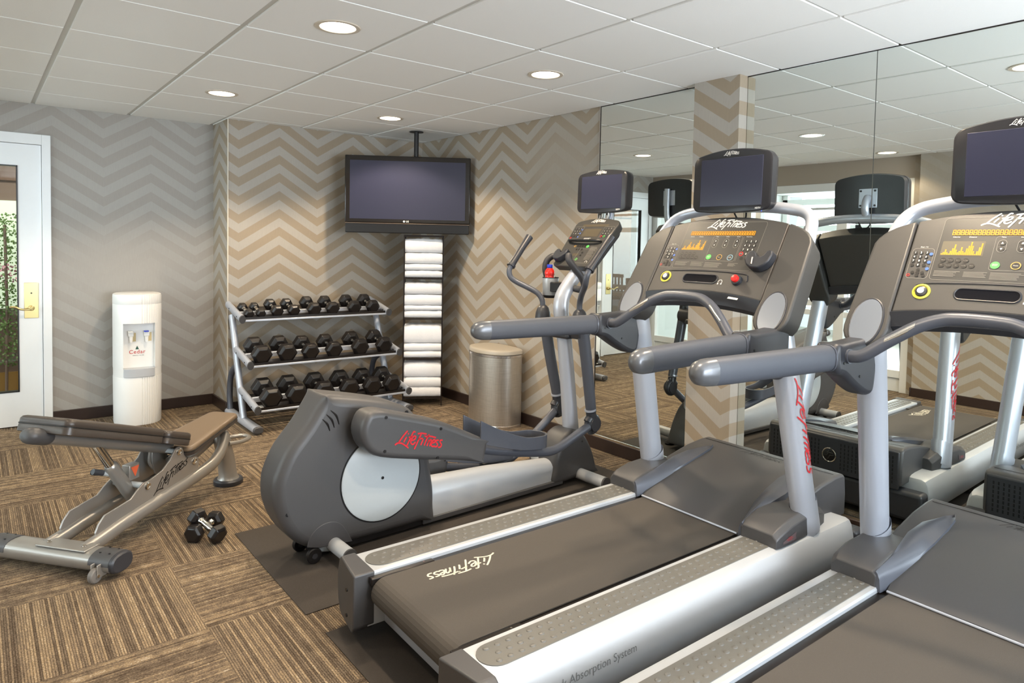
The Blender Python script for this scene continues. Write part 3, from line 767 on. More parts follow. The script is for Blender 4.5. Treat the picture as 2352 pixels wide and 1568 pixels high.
    # --- handrails
    for s in (1, -1):
        mb = MB(); rings = []
        path = [(.640, .437, 1.046), (.72, .428, 1.046), (.9, .413, 1.046), (1.05, .402, 1.046), (1.19, .391, 1.046)]
        def sq(u, v, z, a, b, n=20, pw=.75):
            out = []
            for j in range(n):
                c, sn = math.cos(2 * pi * j / n), math.sin(2 * pi * j / n)
                out.append((u, s * v + a * math.copysign(abs(c) ** pw, c), z + b * math.copysign(abs(sn) ** pw, sn)))
            return out
        mb.loft([sq(u, v, z, .034 + .004 * i / 4, .040 + .0035 * i / 4) for i, (u, v, z) in enumerate(path)])
        hr = mb.build('handrail', GRIP, t, ang=50)
        mb = MB(); mb.loft([sq(.642, .437, 1.046, .0342, .0402, pw=.75), sq(.612, .440, 1.046, .033, .039, pw=.8), sq(.588, .443, 1.046, .028, .033, pw=.85), sq(.574, .444, 1.046, .019, .022, pw=.9), sq(.568, .445, 1.046, .006, .007, pw=1)])
        mb.build('rail_tip', mat('rail_tip_grey', (104, 107, 112), .3, .4), hr, ang=60)
        mb = MB(); mb.loft([sq(1.188, .391, 1.046, .0405, .0455), sq(1.196, .391, 1.046, .041, .046)]); mb.build('seam_ring', TUBE, hr)
        # bracket: continues the rail and widens down to the upright
        bpf = [(1.197, 1.004), (1.197, 1.088), (1.25, 1.092), (1.36, 1.097), (1.44, 1.105), (1.474, 1.10), (1.476, 1.03), (1.468, .955), (1.456, .912), (1.432, .899), (1.40, .903), (1.355, .922), (1.30, .952), (1.245, .985)]
        bk = shell(bpf, s * .349, s * .430, .020, sub=3, steps=4).build('rail_bracket', PLD, t, ang=60)
        for u, z in ((1.235, 1.03), (1.345, .975)):
            for ss in (1, -1): MB().lathe([(.005, 0), (.005, ss * .003)], (u, s * .3895 + ss * .0395, z), axis='y', n=10).build('screw', BLK, bk)
    # --- heart-rate bar
    pts = [(1.262, .37, 1.050), (1.262, .335, 1.052), (1.268, .30, 1.062), (1.30, .235, 1.115), (1.330, .165, 1.165), (1.348, .10, 1.192), (1.352, .05, 1.198), (1.352, 0, 1.199)]
    pts = pts + [(u, -v, z) for u, v, z in pts[-2::-1]]
    bar = MB().tube(pts, .0205, n=16, sub=4).build('sensor_bar', TUBE, t, ang=60)
    for s in (1, -1):
        MB().tube([(1.262, s * .368, 1.050), (1.262, s * .342, 1.0515)], .0245, n=18).build('bar_collar', TUBE, bar, ang=40)
        q = [(1.296, s * .243, 1.109), (1.312, s * .205, 1.136), (1.330, s * .165, 1.165)]
        mb = MB()
        rings = []
        for i, p in enumerate(q):
            rings.append([(p[0] - .0212 * math.cos(a), p[1] - .5 * .0 , p[2] + .0212 * math.sin(a)) for a in (-.45, -.15, .15, .45, .75)])
        v = [x for r_ in rings for x in r_]; f = [(i * 5 + j, i * 5 + j + 1, i * 5 + j + 6, i * 5 + j + 5) for i in range(2) for j in range(4)]
        mb.add(v, f).build('pulse_sensor', CHR, bar, ang=80, closed=False)
    # --- console
    D = Vector((.515, 0, .857)); Nn = Vector((-.857, 0, .515)); P0 = Vector((1.47, 0, 1.22))
    def cp(v, tt, h=0.0): return P0 + D * tt + Vector((0, v, 0)) + Nn * h
    def slab(poly, h0, h1, taper=0.0, cx=0, cy=.15):
        n = len(poly)
        a = [cp(p[0], p[1], h1) for p in poly]
        b = [cp(cx + (p[0] - cx) * (1 - taper), cy + (p[1] - cy) * (1 - taper), h0) for p in poly]
        return MB().add(a + b, [tuple(range(n)), tuple(range(2 * n - 1, n - 1, -1))] + [(i, (i + 1) % n, n + (i + 1) % n, n + i) for i in range(n)])
    arch = lambda v: .342 + .040 * (1 - (v / .31) ** 2)
    low = lambda v: -.030 + .026 * (1 - (v / .31) ** 2)
    body = [(.304 - .608 * k / 16, arch(.304 - .608 * k / 16)) for k in range(17)] + [(-.304 + .608 * k / 16, low(-.304 + .608 * k / 16)) for k in range(17)]
    con = slab(body, -.075, 0.0, .03).build('console', PLC, t, bevel=.006, seg=3, ang=30)
    # dark underside lip
    n_ = 17; mb = MB(); rings = []
    for k in range(n_):
        v = .304 - .608 * k / 16; l_ = low(v)
        rings.append([cp(v, l_ + .004, -.002), cp(v, l_ - .002, .006), cp(v, l_ - .048, -.018), cp(v, l_ - .052, -.05), cp(v, l_ - .02, -.09), cp(v, l_ + .03, -.08)])
    mb.loft(rings).build('console_underside', PLD, con, ang=35)
    lbp = [(-.150, -.026), (-.200, -.030), (-.197, -.040), (-.147, -.036)]
    MB().add([cp(a, b + .009, .0035) + Vector((0, 0, -.004)) for a, b in lbp], [(0, 1, 2, 3)]).build('white_sticker', WHT, con, closed=False)
    for s in (1, -1):
        o = [(.306, .345), (.34, .333), (.375, .318), (.405, .298), (.425, .275), (.436, .25), (.450, -.05)]
        for k in range(11): a = math.radians(0 - 18 * k); o.append((.374 + .077 * math.cos(a), -.095 + .080 * math.sin(a)))
        o += [(.298, -.06), (.304, -.02)]
        o = [(s * a, b) for a, b in o]
        if s < 0: o = o[::-1]
        cyv = .37 * s
        wing = slab(o, -.105, .004, .10, cyv, .10).build('console_wing', PLC, t, bevel=.010, seg=3, ang=30)
        # oval silver inlay with rim
        ov = []
        for k in range(28):
            a = 2 * pi * k / 28; ov.append((s * .374 + .054 * math.cos(a), -.078 + .092 * math.copysign(abs(math.sin(a)) ** .92, math.sin(a))))
        MB().add([cp(a, b, .0045) for a, b in ov] + [cp(a, b, .0075) for a, b in [(s * .374 + (x - s * .374) * .97, -.078 + (y + .078) * .97) for x, y in ov]], [(i, (i + 1) % 28, 28 + (i + 1) % 28, 28 + i) for i in range(28)] + [tuple(range(28, 56))]).build('oval_inlay', mat('inlay_silver', (158, 166, 178), .28, .7), wing, ang=40)
        MB().tube([cp(a, b, .004) for a, b in ov + ov[:1]], .0045, n=8).build('inlay_rim', PLD, wing)
    # overlay panel
    ovl = [(.215, .362), (-.195, .355), (-.205, .27), (-.205, .118), (-.19, .104), (.285, .104), (.296, .118), (.293, .225), (.23, .235)]
    ovl = rrect(-.203, .215, .106, .352, .012)
    def poly(name, pts, m, par, h=.0015): return MB().add([cp(a, b, h) for a, b in pts], [tuple(range(len(pts)))]).build(name, m, con, flat=True, closed=False)
    op = poly('overlay_panel', ovl, OVL, con, .0006)
    def lines(name, paths, m, wdt=.0012, h=.0012):
        for p in paths:
            mb = MB(); ribbon(mb, p, wdt, lambda a, b: cp(-a, b, h)); mb.build(name, m, con, flat=True, closed=False)
    cl = lambda r: [(-a, b) for a, b in r] + [(-r[0][0], r[0][1])]
    lines('panel_outline', [cl(ovl), cl(rrect(.222, .292, .108, .228, .012)), cl(rrect(-.107, .047, .150, .278, .008)), [(.113, .15), (.113, .28)]], LINE, .0011)
    script_logo('console_logo', WHT, con, lambda x, y: cp(-x, .340 + y, .0016), .205, .27)
    poly('message_window', [(.183, .306), (-.162, .304), (-.164, .280), (.181, .282)], AMBD, con, .0012)
    seg = MB()
    for k in range(27):
        c = .176 - k * .01275
        for p in ([(.004, .010), (-.0035, .010)], [(.004, 0), (-.004, 0)], [(.0045, -.009), (-.0045, -.009)], [(.004, .010), (.0045, -.009)], [(-.0035, .010), (-.0045, -.009)]):
            ribbon(seg, [(-(c + a), .293 + b) for a, b in p], .003, lambda a, b: cp(-a, b, .002))
    seg.build('message_segments', AMB, con, flat=True, closed=False)
    poly('profile_window', rrect(.074, .203, .201, .259, .003), LCD, con, .0012)
    dots = MB(); hgt = [1, 1, 2, 4, 2, 1, 2, 3, 6, 3, 2, 2, 3, 5, 3, 2, 4, 5, 7, 9, 6, 3, 1, 1, 3, 5, 8]
    cols = [1, 2, 4, 2, 1, 3, 5, 8, 4, 2, 3, 6, 3, 2, 5, 7, 10, 7, 3, 1, 3, 6, 9]
    for i, hh in enumerate(cols):
        for j in range(hh):
            c, b = .198 - i * .0053, .2045 + j * .0052
            dots.add([cp(c + .0021, b, .002), cp(c - .0021, b, .002), cp(c - .0021, b + .0042, .002), cp(c + .0021, b + .0042, .002)], [(0, 1, 2, 3)])
    dots.build('profile_dots', AMB, con, flat=True, closed=False)
    def disc(mb, v, b, r, h=.0022, rin=None, n=18):
        if mb is None:
            mb = MB(); disc(mb, v, b, r, h, rin, n); mb.build('button', BTN, con, flat=True, closed=False); return
        if rin is None: mb.add([cp(v + r * math.cos(2 * pi * k / n), b + r * math.sin(2 * pi * k / n), h) for k in range(n)], [tuple(range(n))])
        else:
            mb.add([cp(v + q * math.cos(2 * pi * k / n), b + q * math.sin(2 * pi * k / n), h) for q in (r, rin) for k in range(n)], [(k, (k + 1) % n, n + (k + 1) % n, n + k) for k in range(n)])
    bt = None; arrows = MB(); cap_ = MB()
    for v in (.026, -.030, -.086):
        for b, sg in ((.252, 1), (.230, -1)):
            disc(bt, v, b, .0085)
            MB().add([cp(v + .004, b - sg * .003, .0026), cp(v - .004, b - sg * .003, .0026), cp(v, b + sg * .005, .0026)], [(0, 1, 2)]).build('arrow_print', WHT, con, flat=True, closed=False)
        cap_ = MB(); ribbon(cap_, [(-v + .0125 * math.cos(a * pi / 8), .252 + .0125 * math.sin(a * pi / 8)) for a in range(9)] + [(-v + .0125 * math.cos(pi + a * pi / 8), .230 + .0125 * math.sin(pi + a * pi / 8)) for a in range(9)] + [(-v + .0125, .252)], .0012, lambda a, b: cp(-a, b, .002)); cap_.build('arrow_surround', LINE, con, flat=True, closed=False)
    pos = {}
    for r_, row in enumerate(('123', '456', '789', ' 0 ')):
        for c_, chx in enumerate(row):
            v = -.135 - c_ * .0225 + (.001 * r_); b = .251 - r_ * .0211
            if chx != ' ': disc(bt, v, b, .0078); pos[chx] = (v, b)
    disc(bt, -.140, .165, .0085); disc(bt, -.164, .165, .0085)
    disc(bt, -.026, .168, .0115, .0026); disc(bt, -.082, .168, .0115, .0026)
    for k in range(5): disc(bt, .189 - k * .0228, .163, .0095)
    for k in range(4): disc(bt, .187 - k * .0228, .183, .0092)
    for r_ in range(4):
        for c_ in range(3): disc(bt, .281 - c_ * .019, .210 - r_ * .0165, .0062)
    for v, b in ((.257, .141), (.257, .119), (.273, .130), (.241, .130), (.257, .130), (.236, .118)): disc(bt, v, b, .006)
    for chx, (v, b) in pos.items(): text('digit', chx, WHT, con, lambda x, y, v=v, b=b: cp(v - x, b + y, .0027), .0125, bold=.0003)
    mb = MB(); disc(mb, .031, .168, .0135); mb.build('go_button', BTNG, con, flat=True, closed=False)
    for nm, v, b, m in (('pause_ring', -.026, .168, BTNO), ('cool_down_ring', -.082, .168, BTNB), ('clear_ring', -.131, .188, BTNR), ('enter_ring', -.177, .188, BTNGD)):
        mb = MB(); r_ = .0145 if 'pause' in nm or 'cool' in nm else .0105
        disc(mb, v, b, r_, .0024, r_ - .003); mb.build(nm, m, con, flat=True, closed=False)
    for b in (.205, .172, .146): mb = MB(); disc(mb, .229, b, .006, .0026); mb.build('blue_button', BTNBL, con, flat=True, closed=False)
    for r_ in range(4):
        for c_ in range(3):
            if r_ < 3 or c_ == 1: text('digit', '123456789 0 '[r_ * 3 + c_], WHT, con, lambda x, y, v=.281 - c_ * .019, b=.210 - r_ * .0165: cp(v - x, b + y, .003), .0105, bold=.0003)
    for tx, v, b in (('iPod / TV', .257, .2325), ('Calories', .165, .2745), ('Distance', .115, .2745), ('Time', .026, .2745), ('Incline', -.030, .2745), ('Speed', -.086, .2745), ('Heart Rate', -.140, .2745)):
        text('heading', tx, WHT, con, lambda x, y, v=v, b=b: cp(v - x, b + y, .0028), .0066)
    for tx, v, b, sz in (('QUICK\nSTART', .031, .168, .005), ('Pause', -.026, .168, .006), ('COOL\nDOWN', -.082, .168, .005), ('CLEAR', -.131, .188, .0045), ('ENTER', -.177, .188, .0045)):
        text('key_lettering', tx, WHT, con, lambda x, y, v=v, b=b: cp(v - x, b + y, .0034), sz)
    for k, tx in enumerate(('Hill', 'Random', 'EZ', 'Cardio', 'Goal')): text('key_lettering', tx, LINE, con, lambda x, y, v=.189 - k * .0228: cp(v - x, .163 + y, .003), .005)
    for k, tx in enumerate(('Manual', 'Fat Burn', 'Sport', 'Fit Test')): text('key_lettering', tx, LINE, con, lambda x, y, v=.187 - k * .0228: cp(v - x, .183 + y, .003), .0044)
    mb = MB(); disc(mb, .284, .119, .0055, .0026, .0035); mb.build('power_ring', BTNR, con, flat=True, closed=False)
    # small print
    for x0, x1, nrow in ((.205, .125, 5), (.115, .045, 5), (.038, -.055, 6), (-.085, -.135, 4)):
        sp = MB()
        for k in range(nrow):
            e = x1 + random.uniform(0, .02)
            ribbon(sp, [(-x0, .139 - k * .0045), (-e, .139 - k * .0045)], .0018, lambda a, b: cp(-a, b, .0022))
        sp.build('small_print', LINE, con, flat=True, closed=False)
    # accessory tray, start puck, stop button
    tr = MB(); orr = [(-x, y) for x, y in rrect(-.125, .060, .036, .078, .020, 6)]; orr = [(-a, b) for a, b in orr]
    orr = rrect(-.060, .125, .036, .078, .020, 6)
    mb = MB(); n = len(orr)
    tin = [(.0325 + (a - .0325) * .93, .057 + (b - .057) * .8) for a, b in orr]
    mb.add([cp(a, b, .002) for a, b in orr] + [cp(a, b, .0012) for a, b in tin], [(i, (i + 1) % n, n + (i + 1) % n, n + i) for i in range(n)] + [tuple(range(n, 2 * n))])
    mb.build('accessory_tray', mat('tray_recess_shade', (9, 11, 20), .7, spec=.1), con, ang=40)  # no recess is cut; its shade is painted as a very dark colour
    MB().tube([cp(a, b, .001) for a, b in orr + orr[:1]], .003, n=8).build('tray_rim', PLD, con)
    MB().tube([cp(.25, .082, .001), cp(.2, .092, .001), cp(0, .098, .001), cp(-.18, .090, .001), cp(-.205, .072, .001), cp(-.21, .055, .001)], .0025, n=8, sub=4).build('tray_ledge', PLD, con)
    m4 = Matrix.Translation(cp(.226, .057, 0)) @ Nn.to_track_quat('Z', 'Y').to_matrix().to_4x4()
    MB().lathe([(.029, 0), (.029, .003), (.023, .004), (.023, .001)], mt=m4).build('start_ring', BTNY, con)
    MB().lathe([(.020, 0), (.018, .007), (.012, .009), (.012, .004)], mt=m4).build('start_hub', PLD, con)
    MB().lathe([(.011, 0), (.011, .011), (.009, .012)], mt=m4).build('start_button', WHT, con)
    m5 = Matrix.Translation(cp(-.163, .056, 0)) @ Nn.to_track_quat('Z', 'Y').to_matrix().to_4x4()
    MB().lathe([(.024, 0), (.022, .014), (.017, .016)], mt=m5).build('stop_base', PLD, con)
    MB().lathe([(.016, .014), (.0165, .024), (.015, .028), (.008, .031)], mt=m5).build('stop_button', BTNR, con)
    hp = MB(); ribbon(hp, [(.081 + .010 * math.cos(a), .046 + .010 * math.sin(a)) for a in [(-.2 + k * .22) * pi for k in range(7)]], .0025, lambda a, b: cp(-a, b, .002)); 
    for q in (.072, .089): hp.add([cp(-q + .003, .040, .002), cp(-q - .003, .040, .002), cp(-q - .003, .033, .002), cp(-q + .003, .033, .002)], [(0, 1, 2, 3)])
    hp.build('headphone_symbol', WHT, con, flat=True, closed=False)
    # reading / bottle clip standing out from the panel
    ho = MB(); o2 = [(-.186, .165), (-.196, .182), (-.212, .186), (-.226, .178), (-.236, .160), (-.256, .156), (-.268, .166), (-.276, .184), (-.290, .190), (-.303, .184), (-.306, .165), (-.300, .140), (-.286, .118), (-.262, .104), (-.225, .104), (-.200, .118), (-.186, .140)]
    slab(o2, .0, .040, -.02, -.246, .14).build('magazine_clip', PLD, con, bevel=.006, seg=3)
    MB().tube([cp(-.222, .15, .0405), cp(-.228, .118, .0405)], .0035, n=8).build('clip_pin', WARM, con)
    # --- television arch, post and screen
    pts = [(1.60, .405, 1.36), (1.655, .392, 1.46), (1.70, .372, 1.525), (1.725, .33, 1.560), (1.735, .26, 1.577), (1.738, .15, 1.590), (1.738, 0, 1.595)]
    pts = pts + [(u, -v, z) for u, v, z in pts[-2::-1]]
    archt = MB().tube(pts, .0255, n=18, sub=4).build('support_arch', SIL, t, ang=60)
    MB().tube([(1.738, 0, 1.60), (1.757, 0, 1.65), (1.748, 0, 1.69), (1.728, 0, 1.715)], .021, n=14, sub=4).build('screen_neck', SIL, archt, ang=60)
    pts = rrect(-.207, .207, -.118, .128, .03, 5)
    def tvp(x, a, b):
        b2 = b + (.030 * (1 - (a / .21) ** 2) if b > 0 else -.012 * (1 - (a / .21) ** 2))
        return (x + b2 * 0.03, a, 1.695 + b2)
    def dens(pl):
        out = []
        for i, p in enumerate(pl):
            q = pl[(i + 1) % len(pl)]; dd = math.dist(p, q); k = max(1, int(dd / .03))
            out += [(p[0] + (q[0] - p[0]) * j / k, p[1] + (q[1] - p[1]) * j / k) for j in range(k)]
        return out
    pd = dens(pts); sc_ = lambda f: [(a * f, b * f) for a, b in pd]
    mb = MB(); mb.loft([[tvp(1.655, a, b) for a, b in sc_(.965)], [tvp(1.660, a, b) for a, b in pd], [tvp(1.690, a, b) for a, b in pd], [tvp(1.694, a, b) for a, b in sc_(.975)], [tvp(1.698, a, b) for a, b in sc_(.975)], [tvp(1.722, a, b) for a, b in sc_(.94)]])
    tv = mb.build('console_television', TVB, t, ang=40)
    q = [(-.162, -.098), (-.162, .117), (.162, .117), (.162, -.098)]
    def tq(x, a, b): return (x + b * .03, a, 1.695 + b)
    MB().add([tq(1.6535, a, b) for a, b in q] + [tq(1.6555, a * 1.02, b * 1.02) for a, b in q], [(0, 1, 2, 3)] + [(i, (i + 1) % 4, 4 + (i + 1) % 4, 4 + i) for i in range(4)]).build('screen', SCR, tv, flat=True)
    script_logo('television_logo', WHT, tv, lambda x, y: (1.6535 + .004, -x, 1.8325 + y), .082, .27)
    text('television_lettering', 'HDTV', WHT, tv, lambda x, y: (1.651, -.147 - x, 1.583 + y), .0105, bold=.0004)
    MB().box(1.650, 1.652, -.168, -.165, 1.568, 1.571).build('power_light', BLUEL, tv)
    MB().box(1.7225, 1.7275, -.052, .052, 1.655, 1.765).build('mount_plate', SIL, tv, bevel=.003)
    mb = MB()
    for a in (-.04, .04):
        for b in (1.668, 1.752): mb.lathe([(.006, 0), (.006, .004)], (1.7275, a, b), axis='x', n=10)
    mb.build('mount_screws', BLK, tv)
    mb = MB()
    for k in range(5): mb.box(1.7215, 1.7235, -.17, .17, 1.785 + k * .007, 1.788 + k * .007)
    mb.build('rear_vents', BLK, tv)
    MB().tube([(1.735, -.03, 1.60), (1.75, -.02, 1.545), (1.75, .02, 1.54), (1.74, .05, 1.60)], .004, n=6, sub=5).build('cable', BLK, archt)
    return t
tm1 = make_treadmill(); tm1.location = (1.0, 1.865, .0042); tm1.rotation_euler = (0, 0, -.02)
tag(tm1, 'complete treadmill in the middle, with its amber display lit and its whole belt in view', 'treadmill', 'treadmills facing the mirror')
tm2 = copy_tree(tm1); tm2.location = (.994, .754, .0042); tm2.rotation_euler = (0, 0, -.018)
tag(tm2, 'nearer treadmill cut off by the right edge and the bottom of the picture', 'treadmill', 'treadmills facing the mirror')

# ================================================================== RUBBER MATS
def mt(label, x0, x1, y0, y1, m):
    o = MB().box(x0, x1, y0, y1, 0.0003, 0.004).build('rubber_mat', m, bevel=.0015)
    tag(o, label, 'mat', 'rubber mats under the machines'); o['group'] = 'rubber mats under the machines'; return o
mt('brown-black rubber mat under the elliptical trainer', .955, 3.10, 2.46, 3.36, RUB)
mt('dark rubber mat under the middle treadmill', .966, 3.02, 1.30, 2.30, RUB)
mt('blue-black speckled rubber mat under the nearer treadmill', .95, 3.02, .26, 1.296, RUB2)

# ================================================================== ELLIPTICAL TRAINER
e = thing('elliptical_trainer', 'elliptical cross trainer with a round light grey disc and red script on its arm cover', 'elliptical trainer', (.95, 2.93, .0042), .03)
prof = [(.25, .728), (.225, .722), (.19, .67), (.143, .60), (.068, .51), (.028, .43), (.012, .37), (.014, .29), (.041, .205), (.08, .14), (.13, .09), (.20, .060), (.35, .046), (.55, .042), (.72, .042), (.80, .046), (.806, .12), (.803, .20), (.785, .30), (.765, .42), (.72, .53), (.665, .607), (.56, .655), (.45, .685), (.34, .71)]
body = shell(prof, -.105, .105, .045, sub=3).build('drive_housing', PL, e, ang=60)
MB().box(.20, .76, -.07, .07, .012, .08).build('housing_base', BLK, e, bevel=.01)
for s in (-1, 1):
    MB().lathe([(.200, 0), (.200, .004), (.193, .008), (.05, .0085)], (.505, s * .105, .315), n=64, axis='y') .map(lambda p: (p.x, s * .105 + abs(p.y - s * .105) * s, p.z)).build('crank_disc', GREY, e, ang=40)
    o = MB().lathe([(.206, .0), (.206, .003), (.200, .003)], (.505, s * .105, .315), n=64, axis='y').map(lambda p: (p.x, s * .105 + abs(p.y - s * .105) * s, p.z)).build('disc_rim', BLK, e)
    MB().lathe([(.007, 0), (.007, .002)], (.505, s * .1165, .315), axis='y', n=12).build('centre_screw', BLK, e)
for s in (-1, 1):
    ar = catmull([(.150, .082), (.163, .125), (.198, .158), (.25, .170), (.30, .152), (.335, .105), (.362, .052)], 4) + [(.20, .066)]
    MB().prism(ar, 'y', s * .100, s * .1068).build('wheel_arch', mat('shaded_arch_plastic', (70, 70, 73), .45), e, bevel=.003)  # overlay of the housing plastic, darkened in colour for the shade under the arch
# vents and screws on the housing
for k, (a, b, c) in enumerate((((.252, .664), (.279, .636), (.292, .596)), ((.233, .648), (.258, .621), (.270, .585)), ((.215, .630), (.238, .605), (.249, .574)))):
    MB().tube([(a[0], -.1035, a[1]), (b[0], -.1050, b[1]), (c[0], -.1050, c[1])], [.002, .0050, .002], n=8, sub=5).build('vent_slot', BLK, body)
for u, z in ((.190, .575), (.635, .600), (.065, .245), (.66, .085)): MB().lathe([(.009, 0), (.009, .003)], (u, -.104, z), axis='y', n=12).build('screw_recess', BLK, body)
# rear stabiliser with wheels
rs = MB().tube([(.275, -.255, .062), (.275, .255, .062)], .031, n=24).build('rear_stabiliser', SIL2, e, ang=50)
for s in (-1, 1):
    MB().tube([(.275, s * .252, .062), (.275, s * .262, .062)], .032, n=24).build('stabiliser_cap', PL, rs)
    MB().loft([[(.275 - .075 * k, s * (.075 + .012 * math.cos(a)), .055 + (.034 - .016 * k) * math.sin(a)) for a in [j * pi / 6 for j in range(12)]] for k in (0, .5, 1)]).build('wheel_fork', GREY, rs)
    wh = MB().lathe([(.014, -.012), (.030, -.012), (.034, -.007), (.034, .007), (.030, .012), (.014, .012)], (.185, s * .075 - .02, .0345), axis='y', n=26).build('wheel', BLK, e)
    MB().lathe([(.012, -.0135), (.012, .0135)], (.185, s * .075 - .02, .0345), axis='y', n=14).build('wheel_hub', PLD, wh)
# centre beam
mb = MB(); rings = []
for u, hw, zt in ((.72, .075, .232), (.80, .075, .228), (1.2, .072, .205), (1.6, .066, .166), (1.68, .064, .158)):
    zb = .045; r_ = [(u, -hw, zb), (u, hw, zb)]
    for k in range(11):
        a = pi * k / 10; r_.append((u, hw * math.cos(a), zb + .06 + (zt - zb - .06) * math.sin(a) ** .8))
    rings.append(r_)
mb.loft(rings).build('centre_beam', SIL2, e, ang=50)
MB().box(.75, 1.70, -.08, .08, .018, .048).build('beam_skirt', PL, e, bevel=.006)
# front housing, stabiliser
prof = [(1.625, .03), (1.630, .13), (1.648, .21), (1.69, .285), (1.745, .318), (1.80, .320), (1.87, .285), (1.93, .205), (1.965, .13), (1.985, .03)]
fh = shell([(1.625, .03), (1.630, .13), (1.648, .21), (1.69, .285), (1.745, .318), (1.80, .320), (1.87, .285), (1.93, .205), (1.965, .13), (1.985, .06), (1.97, .03), (1.8, .025)], -.085, .085, .035, sub=3).build('front_housing', PL, e, ang=60)
MB().lathe([(.006, 0), (.006, .002)], (1.845, -.0855, .245), axis='y', n=10).build('screw_recess', BLK, fh)
fs = MB().tube([(1.835, -.285, .052), (1.835, .325, .056)], .033, n=24).build('front_stabiliser', SIL2, e, ang=50)
for s, a in ((-1, .285), (1, .325)): MB().tube([(1.835, s * a, .052), (1.835, s * (a + .012), .052)], .0335, n=24).build('stabiliser_cap', PL, fs)
for s in (-1, 1): MB().lathe([(.034, 0), (.036, .008), (.03, .02)], (1.91, s * .12, .0), n=16).build('levelling_foot', BLK, e)
# column
col = MB().tube([(1.838, 0, .24), (1.80, 0, .56), (1.762, 0, .85), (1.735, 0, .98), (1.728, 0, 1.05), (1.742, 0, 1.11), (1.79, 0, 1.175), (1.86, 0, 1.25), (1.93, 0, 1.335)], [.050, .045, .044, .045, .046, .045, .043, .041, .04], n=24, sub=5).build('column', SIL, e, ang=60)
# cross hub with rocker arms
MB().tube([(1.762, -.165, .915), (1.762, .165, .915)], .052, n=22).build('pivot_hub', PLD, e, ang=50)
MB().box(1.70, 1.83, -.085, .085, .862, .90).build('hub_shroud', PLD, e, bevel=.015)
for s, jt, nm in ((-1, (1.850, .365), 'near'), (1, (1.868, .400), 'far')):
    arm = MB().tube([(1.752, s * .158, .93), (1.79, s * .157, .75), (jt[0] - .008, s * .155, jt[1] + .075)], [.036, .034, .031], n=18, sub=3).build('rocker_arm', TUBE, e, ang=60)
    MB().tube([(jt[0] - .016, s * .155, jt[1] + .09), (jt[0] - .014, s * .155, jt[1] + .08)], .034, n=18).build('arm_ring', SIL, arm)
    # clevis joint: ring with an open side towards the rider
    jn = MB().tube([(jt[0] + .038 * math.cos(a), s * .155, jt[1] + .038 * math.sin(a)) for a in [pi * (-.62 + k * .124) for k in range(13)]], [.026] * 13, n=12).tube([(jt[0] - .010, s * .155, jt[1] + .072), (jt[0] - .004, s * .155, jt[1] + .035)], .030, n=16)
    jn.build('arm_joint', PLD, arm, ang=60)
    MB().lathe([(.040, -.030), (.042, -.026), (.042, .026), (.040, .030)], (jt[0] + .008, s * .155, jt[1]), axis='y', n=20).build('joint_pin', PLD, arm)
    dome = MB().lathe([(.047, .935), (.048, .965), (.044, 1.0), (.034, 1.028), (.020, 1.043), (.004, 1.046)], (1.728, s * .156, 0), n=24).build('pivot_dome', PLD, arm, ang=60)
    k = 1
    pts = [(1.726, s * .156, 1.03), (1.722, s * .160, 1.075), (1.706, s * .185, 1.115), (1.668, s * .235, 1.148), (1.628, s * .288, 1.178), (1.605, s * .318, 1.205), (1.600, s * .33, 1.24), (1.617, s * .333, 1.275), (1.70, s * .340, 1.375), (1.770, s * .345, 1.452)]
    MB().tube(pts, .0165, n=14, sub=4).build('moving_handle', TUBE, arm, ang=60)
    g_ = MB().tube([(1.618, s * .333, 1.277), (1.66, s * .337, 1.327), (1.72, s * .342, 1.398), (1.772, s * .346, 1.455)], [.0225, .021, .0215, .025], n=16, sub=3, round_ends=False).tube([(1.614, s * .333, 1.272), (1.622, s * .333, 1.282)], .027, n=16).build('handle_grip', PLD, arm, ang=60)
# pedal arms: covers, tubes, foot trays
near = [(.345, .660), (.318, .590), (.345, .510), (.416, .463), (.60, .418), (.80, .375), (.955, .338), (.978, .345), (.998, .425), (.985, .445), (.86, .510), (.733, .570), (.60, .615), (.47, .655), (.40, .672)]
c1 = shell(near, -.275, -.145, .028, sub=3).build('pedal_arm_cover', PL, e, ang=60)
script_logo('cover_logo', RED, c1, lambda x, y: (.600 + x * .97, -.2765, .508 + y * 1.15 - x * .235), .26, .25)
for u, z in ((.43, .640), (.715, .545), (.425, .492), (.70, .412)): MB().lathe([(.007, 0), (.007, -.003)], (u, -.2745, z), axis='y', n=12).build('screw_recess', BLK, c1)
MB().tube([(.43, -.15, .565), (.43, -.10, .565)], .03, n=16).build('crank_pin', PLD, c1)
far = [(u + .06, z - .435 + (u - .35) * .37) for u, z in near]
c2 = shell(far, .145, .275, .028, sub=3).build('pedal_arm_cover', PL, e, ang=60)
